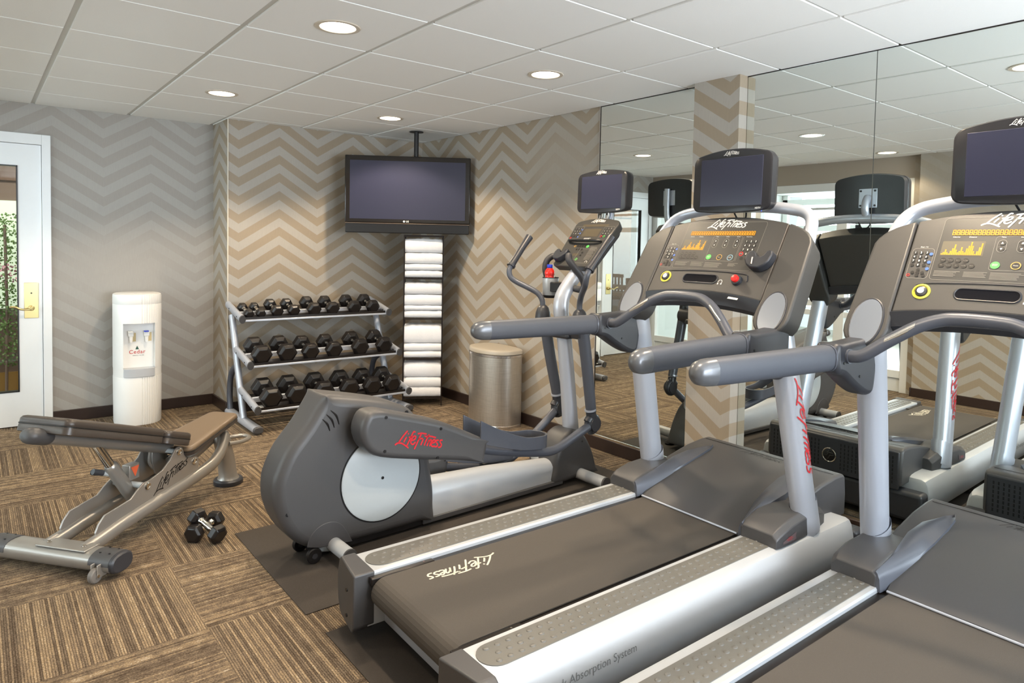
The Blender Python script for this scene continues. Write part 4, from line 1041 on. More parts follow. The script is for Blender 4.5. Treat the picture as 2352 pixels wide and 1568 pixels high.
def tray(vc, u0, u1, zf, rear, slope, name='foot_tray'):
    """U-shaped rim around a ribbed plate; rear ends rise"""
    path = []
    hw = .072
    for k in range(9): path.append((u0 + (u1 - hw - u0) * k / 8, hw))
    for k in range(1, 12): a = pi / 2 - pi * k / 12; path.append((u1 - hw + hw * math.cos(a), hw * math.sin(a)))
    for k in range(8, -1, -1): path.append((u0 + (u1 - hw - u0) * k / 8, -hw))
    rings = []
    for u, v in path:
        q = (u1 - u) / (u1 - u0); zb = zf + slope * (u - u1); top = zb + .040 + .012 * (1 - q) + rear * max(0, q - .3) ** 1.4
        ou = 1.07; iu = (u1 + u0) / 2
        d_ = (0, math.copysign(.004, v)) if u < u1 - hw else (.004 * (u - (u1 - hw)) / hw, .004 * v / hw)
        zb2 = zb - .018 + (rear * .55) * max(0, q - .3) ** 1.4
        rings.append([(u + d_[0], vc + v + d_[1], zb2), (u + d_[0] * 1.6, vc + v + d_[1] * 1.6, top), (u - d_[0], vc + v - d_[1], top), (u - d_[0], vc + v - d_[1], zb2)])
    tr_ = MB().loft(rings).build(name, TUBE, e, ang=50, bevel=.002)
    mb = MB(); o = [(max(u, u0 + .26), v) for u, v in path]
    o = [q_ for i_, q_ in enumerate(o) if i_ == 0 or q_ != o[i_ - 1]]
    n = len(o); zf_ = lambda u: zf + slope * (u - u1) + .006
    mb.add([(u, vc + v * .98, zf_(u)) for u, v in o] + [(u, vc + v * .98, zf_(u) - .018) for u, v in o], [tuple(range(n)), tuple(range(2 * n - 1, n - 1, -1))] + [(i, (i + 1) % n, n + (i + 1) % n, n + i) for i in range(n)])
    for k in range(int((u1 - u0) / .02)):
        u = u0 + .02 + k * .02
        if u0 + .265 < u < u1 - .03:
            h_ = hw * .85 if u < u1 - hw else math.sqrt(max(0, hw ** 2 - (u - u1 + hw) ** 2)) * .85
            mb.box(u, u + .009, vc - h_, vc + h_, zf_(u), zf_(u) + .004)
    mb.build('tread_plate', LID if vc > 0 else mat('tread_sand', (150, 138, 118), .6), tr_)
tray(-.196, .95, 1.425, .345, .20, -.08)
tray(.205, 1.02, 1.53, .170, .20, -.02)
MB().tube([(.985, -.19, .385), (1.10, -.19, .350), (1.30, -.185, .305), (1.47, -.172, .272), (1.56, -.163, .270), (1.66, -.158, .297), (1.855, -.155, .365)], .0245, n=16, sub=5).build('pedal_rail', TUBE, e, ang=60)
MB().tube([(1.03, .19, .185), (1.15, .19, .155), (1.35, .185, .128), (1.50, .175, .140), (1.62, .165, .215), (1.868, .155, .398)], .0245, n=16, sub=5).build('pedal_rail', TUBE, e, ang=60)
# fixed handles, cup holder
HND = mat('handle_rubber', (58, 58, 62), .5)
MB().tube([(1.80, -.03, 1.155), (1.805, -.085, 1.150), (1.80, -.118, 1.175), (1.770, -.122, 1.225), (1.725, -.112, 1.275), (1.700, -.092, 1.318), (1.705, -.080, 1.345)], .0205, n=14, sub=5, round_ends=True).build('fixed_handle', HND, e, ang=60)
MB().tube([(1.80, .03, 1.145), (1.835, .13, 1.130), (1.838, .212, 1.165), (1.805, .225, 1.245), (1.808, .220, 1.305), (1.832, .20, 1.336), (1.862, .175, 1.342)], .0195, n=14, sub=5, round_ends=True).build('fixed_handle', HND, e, ang=60)
MB().box(1.745, 1.82, .005, .12, 1.125, 1.185).build('cup_arm', BLK, e, bevel=.006)
cu = MB().lathe([(.040, 1.100), (.043, 1.104), (.045, 1.20), (.045, 1.208), (.041, 1.208), (.040, 1.115), (.001, 1.114)], (1.787, .158, 0), n=32, sx=1.1, sy=1.1).build('cup_holder', CUP, e, ang=50)
MB().lathe([(.036, 1.086), (.041, 1.092), (.0425, 1.104)], (1.787, .158, 0), n=32, sx=1.1, sy=1.1).build('cup_base', BLK, cu)
MB().lathe([(.0452, 1.2065), (.0462, 1.209), (.0452, 1.2115), (.0405, 1.209)], (1.787, .158, 0), n=32, sx=1.1, sy=1.1).build('cup_rim', BLK, cu)
# console
ang_ = math.atan2(1.577 - 1.286, 2.051 - 1.791)
D2 = Vector((math.cos(ang_), 0, math.sin(ang_))); N2 = Vector((-math.sin(ang_), 0, math.cos(ang_))); Q0 = Vector((1.791, 0, 1.286))
def cq(v, t_, h=0.): return Q0 + D2 * t_ + Vector((0, v, 0)) + N2 * h
out = [(.152, .012), (.138, -.004), (-.138, -.004), (-.152, .012), (-.182, .335), (-.176, .36), (-.155, .372), (-.08, .388), (0, .394), (.08, .388), (.155, .372), (.176, .36), (.182, .335)]
n = len(out); a = [cq(p[0], p[1], 0) for p in out]; b = [cq(p[0] * .95, p[1] * .96 + .008, -.055) for p in out]
ec = MB().add(a + b, [tuple(range(n)), tuple(range(2 * n - 1, n - 1, -1))] + [(i, (i + 1) % n, n + (i + 1) % n, n + i) for i in range(n)]).build('console', OVL, e, bevel=.008, seg=3)
bk_ = [cq(p[0] * .97, p[1] * .97 + .004, -.030) for p in out]; b2_ = [cq(p[0] * .8, p[1] * .8 + .04, -.085) for p in out]
MB().add(bk_ + b2_, [tuple(range(n)), tuple(range(2 * n - 1, n - 1, -1))] + [(i, (i + 1) % n, n + (i + 1) % n, n + i) for i in range(n)]).build('console_back', PLD, ec, bevel=.01)
script_logo('console_logo', WHT, ec, lambda x, y: cq(-x, .365 + y, .0015), .115, .27)
def epoly(name, pts, m, h=.0012): return MB().add([cq(x, y, h) for x, y in pts], [tuple(range(len(pts)))]).build(name, m, ec, flat=True, closed=False)
DIM = mat('dim_display', (84, 76, 62), .4); DIM2 = mat('dim_segments', (100, 91, 74), .5)
epoly('message_window', rrect(-.11, .11, .318, .338, .002), DIM)
mb = MB()
for k in range(22):
    for dz in (.323, .333): ribbon(mb, [(-.102 + k * .0096, dz - .002), (-.102 + k * .0096, dz + .003)], .0055, lambda x, y: cq(-x, y, .0022))
mb.build('message_segments', DIM2, ec, flat=True, closed=False)
epoly('profile_window', rrect(-.070, .070, .235, .300, .003), DIM)
mb = MB()
for k in range(9): ribbon(mb, [(-.064, .241 + k * .0066), (.064, .241 + k * .0066)], .0035, lambda x, y: cq(-x, y, .0022))
mb.build('profile_lines', DIM2, ec, flat=True, closed=False)
mb = MB()
cl2 = lambda r: r + [r[0]]
for r_ in (rrect(-.165, -.085, .215, .318, .006), rrect(.085, .165, .215, .318, .006), rrect(-.14, .0, .025, .135, .006)):
    mb = MB(); ribbon(mb, cl2(r_), .0012, lambda x, y: cq(x, y, .0015)); mb.build('panel_outline', LINE, ec, flat=True, closed=False)
def ekey(x, y, r, m, rin=None):
    mb = MB(); nn = 14
    if rin is None: mb.add([cq(x + r * math.cos(2 * pi * k / nn), y + r * math.sin(2 * pi * k / nn), .002) for k in range(nn)], [tuple(range(nn))])
    else: mb.add([cq(x + q * math.cos(2 * pi * k / nn), y + q * math.sin(2 * pi * k / nn), .0024) for q in (r, rin) for k in range(nn)], [(k, (k + 1) % nn, nn + (k + 1) % nn, nn + k) for k in range(nn)])
    mb.build('button', m, ec, flat=True, closed=False)
for s in (-1, 1):
    for r_ in range(4):
        for c_ in range(3):
            x, y = s * .125 - (c_ - 1) * .022, .300 - r_ * .021
            ekey(x, y, .0072, BTN)
            if r_ < 3: text('digit', '123456789'[r_ * 3 + c_], WHT, ec, lambda a, b, x=x, y=y: cq(x - a, y + b, .0028), .012)
ekey(-.103, .237, .008, BTNR, .005); ekey(-.125, .237, .008, BTNG, .005); ekey(.147, .224, .007, BTNR, .004)
for y in (.292, .262, .232): ekey(.091, y, .0055, BTNBL)
for k in range(4): ekey(.035 - k * .020, .155 - .0, .008, BTN)
ekey(.058, .155, .008, BTNO, .0055)
ekey(-.047, .155, .011, BTNG)
for k in range(3): ekey(.03 - k * .022, .130, .007, BTN)
ekey(.045, .052, .0095, BTNGD, .006); ekey(-.02, .052, .0095, BTNGD, .006)
for y in (.105, .083): ekey(-.035, y, .0075, BTN)
epoly('small_window', rrect(-.012, .035, .078, .098, .002), DIM)
for x0, x1 in ((-.078, -.135),):
    mb = MB()
    for k in range(11): ribbon(mb, [(-x0, .150 - k * .0095), (-x1 - random.uniform(0, .015), .150 - k * .0095)], .003, lambda x, y: cq(-x, y, .002))
    mb.build('small_print', LINE, ec, flat=True, closed=False)
mb = MB()
for k in range(4): ribbon(mb, [(-.028, .222 - k * .007), (.028 - .01 * (k % 2), .222 - k * .007)], .0032, lambda x, y: cq(-x, y, .002))
mb.build('small_print', WHT, ec, flat=True, closed=False)
mb = MB(); ribbon(mb, [(.112 + .009 * math.cos(q), .033 + .009 * math.sin(q)) for q in [(-.2 + k * .22) * pi for k in range(7)]], .0025, lambda x, y: cq(-x, y, .002)); mb.build('headphone_symbol', WHT, ec, flat=True, closed=False)
# reading ledge and the clip
MB().tube([cq(.135, .196, .006), cq(.10, .188, .018), cq(0, .184, .022), cq(-.10, .188, .018), cq(-.135, .196, .006)], .0085, n=12, sub=4, r2=None).build('reading_ledge', BLK, ec, ang=60)
o2 = [(.150, .035), (.158, .075), (.150, .100), (.135, .104), (.122, .096), (.118, .080), (.100, .076), (.088, .082), (.080, .102), (.066, .108), (.054, .098), (.056, .070), (.075, .040), (.10, .022), (.13, .022)]
n = len(o2); a = [cq(p[0], p[1], .038) for p in o2]; b = [cq(p[0], p[1], 0) for p in o2]
MB().add(a + b, [tuple(range(n)), tuple(range(2 * n - 1, n - 1, -1))] + [(i, (i + 1) % n, n + (i + 1) % n, n + i) for i in range(n)]).build('magazine_clip', PLD, ec, bevel=.006, seg=3)
# screen on chrome posts
for v in (-.028, .028): MB().tube([(2.03, v, 1.52), (2.075, v, 1.58), (2.085, v, 1.66)], .011, n=12, sub=4).build('screen_post', CHR, e, ang=60)
pts = rrect(-.205, .205, -.118, .112, .03, 5)
def etv(x, a, b):
    b2 = b + (.024 * (1 - (a / .21) ** 2) if b > 0 else -.012 * (1 - (a / .21) ** 2)); return (x + b2 * .03, a, 1.738 + b2)
def dens2(pl):
    out = []
    for i, p in enumerate(pl):
        q = pl[(i + 1) % len(pl)]; k = max(1, int(math.dist(p, q) / .03)); out += [(p[0] + (q[0] - p[0]) * j / k, p[1] + (q[1] - p[1]) * j / k) for j in range(k)]
    return out
pd = dens2(pts); sc2 = lambda f: [(a * f, b * f) for a, b in pd]
etvo = MB().loft([[etv(2.046, a, b) for a, b in sc2(.965)], [etv(2.051, a, b) for a, b in pd], [etv(2.080, a, b) for a, b in pd], [etv(2.084, a, b) for a, b in sc2(.975)], [etv(2.092, a, b) for a, b in sc2(.975)], [etv(2.120, a, b) for a, b in sc2(.94)]]).build('console_television', TVB, e, ang=40)
q = [(-.165, -.100), (-.165, .100), (.165, .100), (.165, -.100)]
MB().add([(2.0445 + b * .03, a, 1.738 + b) for a, b in q] + [(2.0465 + b * .03, a * 1.02, 1.738 + b * 1.02) for a, b in q], [(0, 1, 2, 3)] + [(i, (i + 1) % 4, 4 + (i + 1) % 4, 4 + i) for i in range(4)]).build('screen', SCR, etvo, flat=True)
script_logo('television_logo', WHT, etvo, lambda x, y: (2.0478, -x, 1.857 + y), .085, .27)
text('television_lettering', 'HDTV', WHT, etvo, lambda x, y: (2.0415, -.145 - x, 1.627 + y), .012, bold=.0004)
MB().box(2.119, 2.124, -.05, .05, 1.69, 1.79).build('mount_plate', SIL, etvo)
MB().tube([(1.99, 0, 1.46), (2.06, 0, 1.50), (2.12, 0, 1.56), (2.143, 0, 1.64), (2.143, 0, 1.80)], .019, n=16, sub=4).build('screen_neck', SIL, e, ang=60)

# drink bottle standing in the cup holder
import mathutils
EM = Matrix.Translation((.95, 2.93, .0042)) @ Matrix.Rotation(.03, 4, 'Z')
bp_ = EM @ Vector((1.780, .160, 1.1155))
bo = thing('sports_drink_bottle', 'small bottle of red drink with a blue cap standing in the cup holder', 'bottle', tuple(bp_))
MB().lathe([(.020, 0), (.027, .003), (.030, .012), (.030, .095), (.0275, .10), (.0285, .108), (.031, .118), (.030, .130), (.0245, .142), (.017, .150), (.015, .156)], n=28).build('bottle_body', JUICE, bo, ang=60)
MB().lathe([(.0165, .152), (.0175, .154), (.0175, .170), (.016, .173), (.001, .1735)], n=28).build('bottle_cap', CAPB, bo, ang=50)

# ================================================================== ADJUSTABLE BENCH
b_ = thing('weight_bench', 'adjustable weight bench with brown padding and a tubular silver-brown frame', 'bench', (.235, 3.40, 0), .664)
# floor beam at the rear
mb = MB(); rings = []
def oval(c, ra, rb, ax, n=20, pw=.8):
    out = []
    for j in range(n):
        q, r_ = math.cos(2 * pi * j / n), math.sin(2 * pi * j / n)
        q = math.copysign(abs(q) ** pw, q); r_ = math.copysign(abs(r_) ** pw, r_)
        out.append((c[0] + ra * q, c[1], c[2] + rb * r_) if ax == 'y' else (c[0], c[1] + ra * q, c[2] + rb * r_))
    return out
beam = MB().loft([oval((.06, v, .062), .058, .040, 'y') for v in (-.285, .345)]).build('floor_beam', WARM, b_, ang=50)
for s, v in ((-1, -.285), (1, .345)):
    MB().loft([oval((.06, v, .062), .058, .041, 'y'), oval((.06, v + s * .012, .062), .057, .040, 'y'), oval((.06, v + s * .018, .062), .050, .034, 'y')]).build('beam_end_cap', PLD, beam, ang=40)
    mb = MB(); rr_ = []
    for vv in (v, v - s * .10):
        rr_.append([(.06 + .060 * math.cos(a), vv, .062 + .0435 * math.sin(a) ** .8 if math.sin(a) > 0 else .062) for a in [k * pi / 12 for k in range(13)]])
    mb.loft(rr_).build('beam_guard', PL, beam, ang=40)
    for q in (.035, .085):
        for w_ in (.025, .07): MB().lathe([(.004, 0), (.004, .0015)], (q, v - s * w_, .1035), n=10).build('guard_screw', BLK, beam)
MB().box(.02, .10, -.15, .10, .0995, .1065).build('mount_plate', WARM, b_, bevel=.003)
for v in (-.115, .065): MB().lathe([(.011, .106), (.011, .110), (.006, .112), (.006, .118)], (.055, v, 0), n=6).build('plate_bolt', CHR, b_)
# transport wheel
cw = MB().lathe([(.010, -.012), (.026, -.012), (.030, -.008), (.030, .008), (.026, .012), (.010, .012)], (-.012, -.235, .0305), axis='y', n=26).build('transport_wheel', mat('wheel_grey', (120, 116, 112), .5), b_)
MB().box(-.018, .03, -.252, -.248, .02, .075).box(-.018, .03, -.222, -.218, .02, .075).build('wheel_fork', WARM, cw, bevel=.002)
MB().lathe([(.007, -.019), (.007, .019)], (-.012, -.235, .0305), axis='y', n=12).build('wheel_axle', CHR, cw)
# two long rails that meet at the front post
for s in (-1, 1):
    pts = [(.07, s * .092, .078), (.16, s * .092, .092), (.293, s * .092, .116), (.56, s * .092, .150), (.83, s * .090, .186), (.93, s * .080, .214), (1.0, s * .062, .252), (1.06, s * .035, .300)]
    MB().tube(pts, .033, n=18, r2=.027, up=(0, 0, 1), sub=3).build('side_rail', WARM, b_, ang=60)
    # gusset plate above the rail
    g_ = [(.130, .130), (.145, .160), (.179, .191), (.25, .200), (.325, .210), (.362, .238), (.40, .260), (.435, .260), (.518, .281), (.568, .315), (.600, .356), (.615, .366), (.640, .366), (.655, .350), (.664, .318), (.680, .296), (.712, .288), (.745, .286), (.765, .272), (.775, .25), (.765, .20), (.56, .158), (.293, .122), (.14, .100)]
    pl_ = MB().prism(g_, 'y', s * .088, s * .096).build('gusset_plate', WARM, b_, bevel=.0015)
    for u, z in ((.629, .341), (.422, .238), (.738, .260)):
        MB().lathe([(.018, 0), (.018, s * .004), (.012, s * .006), (.012, s * .003), (.002, s * .003)], (u, s * .096, z), axis='y', n=20).build('pivot_bolt', CHR, pl_)
    if s < 0:
        script_logo('plate_logo', BLKL, pl_, lambda x, y: (.575 + x * .985, -.0970, .240 + y * 1.0 + x * .36), .235, .22)
for u, z, r_ in ((.629, .341, .012), (.422, .238, .014), (.738, .260, .017)): MB().tube([(u, -.095, z), (u, .095, z)], r_, n=16).build('cross_pin', GREY if r_ < .015 else PLD, b_)
# front post and foot
mb = MB(); rings = []
for u, hu, hv, z in ((1.138, .062, .060, .030), (1.135, .050, .050, .05), (1.118, .047, .046, .15), (1.088, .048, .044, .24), (1.070, .045, .042, .31), (1.068, .030, .03, .325)):
    rings.append([(u + hu * math.cos(2 * pi * j / 24), hv * math.sin(2 * pi * j / 24), z) for j in range(24)])
po = mb.loft(rings).build('front_post', WARM, b_, ang=60)
MB().lathe([(.074, 0), (.078, .006), (.078, .024), (.072, .032)], (1.138, 0, 0), n=32, sx=1.02, sy=1.02).build('rubber_foot', PLD, po)
# carrying loop
MB().tube([(1.08, -.045, .250), (1.16, -.062, .240), (1.255, -.052, .236), (1.292, 0, .236), (1.255, .052, .236), (1.16, .062, .240), (1.08, .045, .250)], .0125, n=12, sub=5).build('carry_handle', WARM, b_, ang=60)
# pads
def pad(name, corners, hw0, hw1, th, m, m2, par):
    """corners: (u0, z0) -> (u1, z1) of the bottom face"""
    (u0, z0), (u1, z1) = corners; d = Vector((u1 - u0, 0, z1 - z0)); L_ = d.length; d.normalize(); n_ = Vector((-d.z, 0, d.x))
    o = []
    for s_, w0, sgn in ((0, hw0, -1), (L_, hw1, 1)):
        r_ = .035
        c1, c2 = (s_ - sgn * r_, w0 - r_), (s_ - sgn * r_, -(w0 - r_))
        if sgn < 0: o += [(c2[0] + r_ * math.cos(a), c2[1] + r_ * math.sin(a)) for a in [pi * 1.5 - k * pi / 10 for k in range(6)]][::1] + [(c1[0] + r_ * math.cos(a), c1[1] + r_ * math.sin(a)) for a in [pi - k * pi / 10 for k in range(6)]]
        else: o += [(c1[0] + r_ * math.cos(a), c1[1] + r_ * math.sin(a)) for a in [pi / 2 - k * pi / 10 for k in range(6)]] + [(c2[0] + r_ * math.cos(a), c2[1] + r_ * math.sin(a)) for a in [0 - k * pi / 10 for k in range(6)]]
    P = lambda a, h, f=0: Vector((u0, 0, z0)) + d * (L_ / 2 + (a[0] - L_ / 2) * (1 - f * .5)) + Vector((0, a[1] * (1 - f * 1.0), 0)) + n_ * h
    base = MB().loft([[P(a, h, f) for a in o] for h, f in ((0, .06), (.004, .0), (th * .48, 0.0), (th * .5, .01))]).build(name, m, par, ang=50)
    MB().loft([[P(a, h, f) for a in o] for h, f in ((th * .5, .012), (th * .53, .0), (th * .80, .0), (th * .93, .04), (th * .99, .12), (th, .25))]).build('cushion_top', m2, base, ang=70)
    sm = MB(); sm.tube([P(a, th * .515, -.004) for a in o + o[:1]], .0022, n=6); sm.build('piping', BLKL, base)
    return base
pad('backrest', ((-.045, .605), (.488, .422)), .135, .135, .069, VIN, VIN, b_)
pad('lumbar_cushion', ((.498, .419), (.680, .357)), .135, .128, .064, VIN, VIN, b_)
pad('seat', ((.672, .303), (1.118, .378)), .130, .092, .048, VIN, VINT, b_)
MB().tube([(-.045, 0, .592), (.06, 0, .557), (.40, 0, .436), (.665, 0, .343)], .030, n=18, r2=.036, up=(0, 0, 1)).build('backrest_beam', WARM, b_, ang=60)
MB().tube([(-.080, 0, .604), (-.020, 0, .583)], .034, n=18, r2=.042, up=(0, 0, 1), round_ends=True).build('beam_end_plug', PL, b_, ang=60)
MB().tube([(.68, 0, .272), (.90, 0, .308), (1.05, 0, .335)], .018, n=14, r2=.03, up=(0, 0, 1)).build('seat_beam', WARM, b_, ang=60)
# telescopic strut
MB().tube([(.225, 0, .485), (.345, 0, .305)], .021, n=18).build('inner_strut', CHR, b_)
sl = MB().tube([(.315, 0, .352), (.395, 0, .232), (.430, 0, .180)], [.030, .030, .030], n=20, round_ends=True).build('strut_sleeve', WARM, b_, ang=60)
MB().tube([(.335, -.0, .31), (.325, .09, .315)], .011, n=12).build('lock_pin', GREY, sl); MB().tube([(.327, .085, .315), (.322, .115, .316)], .014, n=14).build('pin_knob', PLD, sl)
MB().tube([(.335, -.0, .31), (.28, .02, .335)], .010, n=12).build('lock_lever', GREY, sl); MB().tube([(.285, .018, .333), (.245, .032, .35)], .0135, n=14).build('lever_knob', PLD, sl)
wp = MB().box(.395, .455, -.022, .022, .262, .335).build('strut_bracket', WARM, b_, bevel=.003)
MB().add([(.402, -.0235, .325), (.452, -.0235, .325), (.428, -.0235, .275)], [(0, 1, 2)]).build('warning_sticker', WARN, wp, closed=False)
MB().tube([(.58, .03, .345), (.585, .04, .29), (.62, .05, .245)], .007, n=8, sub=4).build('ladder_rod', WARM, b_)
MB().prism([(.60, .345), (.70, .30), (.70, .24), (.66, .20), (.62, .22), (.60, .28)], 'y', .035, .043).build('ladder_plate', WARM, b_, bevel=.002)

# ================================================================== DUMBBELLS AND RACK
rk = thing('dumbbell_rack', 'three tier silver dumbbell rack against the chevron wallpaper', 'rack', (1.585, 5.0, 0))
TI = [((5.76, .888), (5.39, .803)), ((5.57, .560), (5.19, .478)), ((5.43, .258), (5.02, .176))]
XR = 1.232
for x in (0, XR):
    ft = MB().loft([oval((x, y - 5.0, .034), .036, .026, 'y') for y in (5.01, 5.72)]).build('foot', SIL, rk, ang=50)
    for y, s in ((5.01, -1), (5.72, 1)): MB().loft([oval((x, y - 5, .034), .037, .027, 'y'), oval((x, y + s * .012 - 5, .034), .036, .026, 'y'), oval((x, y + s * .018 - 5, .034), .029, .02, 'y')]).build('foot_cap', PL, ft, ang=40)
    MB().tube([(x, .35, .05), (x, .50, .42), (x, .655, .81)], .024, n=18, r2=.034, up=(1, 0, 0)).build('upright', SIL, rk, ang=60)
    MB().tube([(x, .69, .04), (x, .71, .14), (x, .70, .27), (x, .65, .36), (x, .55, .415), (x, .50, .42)], .022, n=16, r2=.028, up=(1, 0, 0), sub=4).build('rear_leg', TUBE if x == 0 else TUBE, rk, ang=60)
    for (yb, zb), (yf, zf) in TI:
        ar = MB().tube([(x, yb - 5, zb), (x, yf - 5, zf)], .030, n=18, r2=.022, up=(0, 0, 1)).build('tier_arm', SIL, rk, ang=60)
        dy, dz = (yf - yb), (zf - zb); l_ = math.hypot(dy, dz); dy /= l_; dz /= l_
        MB().tube([(x, yf - 5 - dy * .002, zf - dz * .002), (x, yf - 5 + dy * .014, zf + dz * .014)], .0315, n=18, r2=.0235, up=(0, 0, 1)).build('arm_cap', PL, ar, ang=40)
        for q in (.28, .82):
            MB().lathe([(.006, -.024), (.006, .024)], (x, (yb + (yf - yb) * q) - 5, zb + (zf - zb) * q), axis='x', n=10).build('arm_screw', BLK, ar)
for (yb, zb), (yf, zf) in TI:
    sl_ = (zb - zf) / (yb - yf)
    P = lambda y, h: (yf - 5 + y, zf + sl_ * y + h)
    MB().prism([P(.02, -.022), P(.02, .006), P(.024, .006), P(.026, -.016), P(.135, -.016), P(.135, -.022)], 'x', .02, XR - .02).build('front_tray', DECK, rk)
    MB().prism([P(.014, -.027), P(.014, -.012), P(.028, -.012), P(.028, -.027)], 'x', .015, XR - .015).build('front_lip', SIL, rk, bevel=.003)
    hb = .001 if zf > .7 else .026
    MB().prism([P(.165, hb - .036), P(.165, hb), P(.185, hb), P(.185, hb - .036)], 'x', .015, XR - .015).build('middle_bar', SIL, rk, bevel=.003)
    MB().prism([P(.215, -.022), P(.215, -.016), P(.34, -.016), P(.34, -.022)], 'x', .02, XR - .02).build('rear_tray', DECK, rk)
MB().prism([(.06, .1735), (.12, .1850), (.12, .1862), (.06, .1747)], 'x', .024, .066).build('white_tag', WHT, rk)

protos = {}
def dumbbell(r, hl, gap, label, loc, rot, group):
    """hexagon heads of corner radius r and length hl, gap = clear handle length; axis along local y"""
    key = (r, hl, gap)
    if key not in protos:
        t = thing('hex_dumbbell', label, 'dumbbell')
        for s in (-1, 1):
            rings = []
            for q, f in ((gap / 2 - .001, .62), (gap / 2 + hl * .22, 1.0), (gap / 2 + hl * .80, 1.0), (gap / 2 + hl, .72)):
                rings.append([(r * f * math.cos(k * pi / 3), s * q, r * f * math.sin(k * pi / 3)) for k in range(6)])
            MB().loft(rings).build('head', HEX, t, bevel=.003, ang=20)
        g = [(.0165, gap / 2), (.0165, gap / 2 - .008), (.0125, gap / 2 - .014), (.0135, gap * .25), (.0152, 0)]
        MB().lathe([(a, b) for a, b in g] + [(a, -b) for a, b in g[::-1][1:]], n=18, axis='y').build('handle', CHR, t, ang=50)
        protos[key] = t
    else: t = copy_tree(protos[key])
    t.location = loc; t.rotation_euler = rot; t['label'] = label; t['group'] = group
    return t
ordn = ['leftmost', 'second from left', 'third from left', 'fourth from left', 'fifth from left', 'sixth from left', 'seventh from left', 'rightmost']
rows = [('top', [(1.652, .038), (1.742, .038), (1.869, .050), (2.002, .050), (2.168, .058), (2.326, .058), (2.519, .060), (2.690, .060)]),
        ('middle', [(1.685, .077), (1.877, .076), (2.061, .070), (2.255, .070), (2.484, .074), (2.700, .074)]),
        ('bottom', [(1.700, .083), (1.893, .084), (2.104, .084), (2.316, .082), (2.512, .080), (2.690, .079)])]
for (nm, lst), ((yb, zb), (yf, zf)) in zip(rows, TI):
    sl_ = (zb - zf) / (yb - yf); an = math.atan(sl_)
    for i, (x, r) in enumerate(lst):
        hl = .040 + r * .55; gap = .105 if r < .065 else .112
        # front head centred over the front tray
        cyf = .020 + hl / 2 + (.012 if r < .055 else 0); yc = yf + (cyf + (gap + hl) / 2) * math.cos(an)
        zc = zf + sl_ * (yc - yf) - .0155 + (r * .866 + .0012) / math.cos(an)
        o_ = ordn[i] if i < len(lst) - 1 else 'rightmost'
        size = 'small ' if r < .045 else ('large ' if r > .079 else '')
        lab = f'{size}black hex dumbbell, {o_} on the {nm} tier of the rack'
        dumbbell(r, hl, gap, lab, (x, yc, zc), (an, 0, 0), 'dumbbells on the rack')
# two on the carpet, crossed
def span(p, q, r, hl, gap, label):
    p, q = Vector(p), Vector(q); d = (q - p).normalized(); c = (p + q) / 2
    t = dumbbell(r, hl, gap, label, c, (0, 0, 0), 'crossed dumbbells on the carpet')
    t.rotation_mode = 'XYZ'
    t.rotation_euler = (math.asin(d.z), 0, math.atan2(d.y, d.x) - pi / 2); return t
span((.784, 3.385, .0395), (.902, 3.492, .0395), .0450, .052, .107, 'small hex dumbbell lying flat on the carpet, under the other one it crosses')
span((.863, 3.305, .044), (.809, 3.437, .091), .0452, .050, .101, 'small hex dumbbell on the carpet lying across the top of another')

# ================================================================== WALL TELEVISION
tvn = thing('television', 'large black flat television hanging from the ceiling in the corner', 'television', (2.872, 5.172, 1.49), -.593)
W2, H2 = .527, .652
MB().box(-W2, W2, .0, .045, .085, H2).build('bezel', GLOSSBLK, tvn, bevel=.008, seg=3)
MB().box(-W2 * .8, W2 * .8, .045, .085, .13, H2 - .08).build('rear_housing', BLK, tvn, bevel=.02, seg=2)
MB().box(-W2 + .042, W2 - .042, -.0015, .002, .118, H2 - .042).build('screen', SCR, tvn, flat=True)
sb = MB().box(-W2 + .006, W2 - .006, .002, .055, .0, .082).build('speaker_bar', BLK, tvn, bevel=.006)
MB().box(-W2 + .004, W2 - .004, -.0015, .004, .078, .084).build('trim_strip', mat('tv_trim', (120, 104, 92), .3, .5), tvn, bevel=.001)
MB().lathe([(.0085, 0), (.0085, -.0012)], (-.030, 0, .100), axis='y', n=20).build('maker_disc', WHT, tvn)
text('maker_lettering', 'LG', WHT, tvn, lambda x, y: (-.002 + x, -.0014, .100 + y), .020, bold=.0006)
MB().tube([(.058, .10, H2 - .25), (.058, .10, Z - 1.49 - .006)], .020, n=18).build('ceiling_pole', BLK, tvn)
MB().box(.0, .116, .08, .12, .22, .46).build('pole_bracket', BLK, tvn, bevel=.004)
MB().lathe([(.06, 0), (.06, .004), (.022, .008)], (.058, .10, Z - 1.49 - .0125), n=24).build('ceiling_plate', BLK, tvn)

# ================================================================== TOWEL TOWER
tw = thing('towel_tower', 'tall dark wire tower stacked with towels in the room corner', 'shelf', (2.862, 5.212, 0), -.543)
TWW, TWD = .338, .27
mb = None
for x in (.004, TWW - .004):
    for y in (.004, TWD - .004):
        MB().box(x - .005, x + .005, y - .005, y + .005, .0, 1.475).build('post', WIRE, tw, bevel=.001)
for z in (.068, .410, .757, 1.105):
    sh_ = MB().box(0, TWW, -.001, .009, z - .006, z + .006).box(0, TWW, TWD - .008, TWD, z - .006, z + .006).box(0, .008, 0, TWD, z - .006, z + .006).box(TWW - .008, TWW, 0, TWD, z - .006, z + .006)
    for k in range(1, 12): sh_.box(TWW * k / 12 - .0015, TWW * k / 12 + .0015, .004, TWD - .004, z, z + .003)
    sh_.build('shelf', WIRE, tw)
MB().box(0, TWW, -.001, .009, 1.465, 1.478).box(0, TWW, TWD - .008, TWD, 1.465, 1.478).box(0, .008, 0, TWD, 1.465, 1.478).box(TWW - .008, TWW, 0, TWD, 1.465, 1.478).build('top_frame', WIRE, tw)
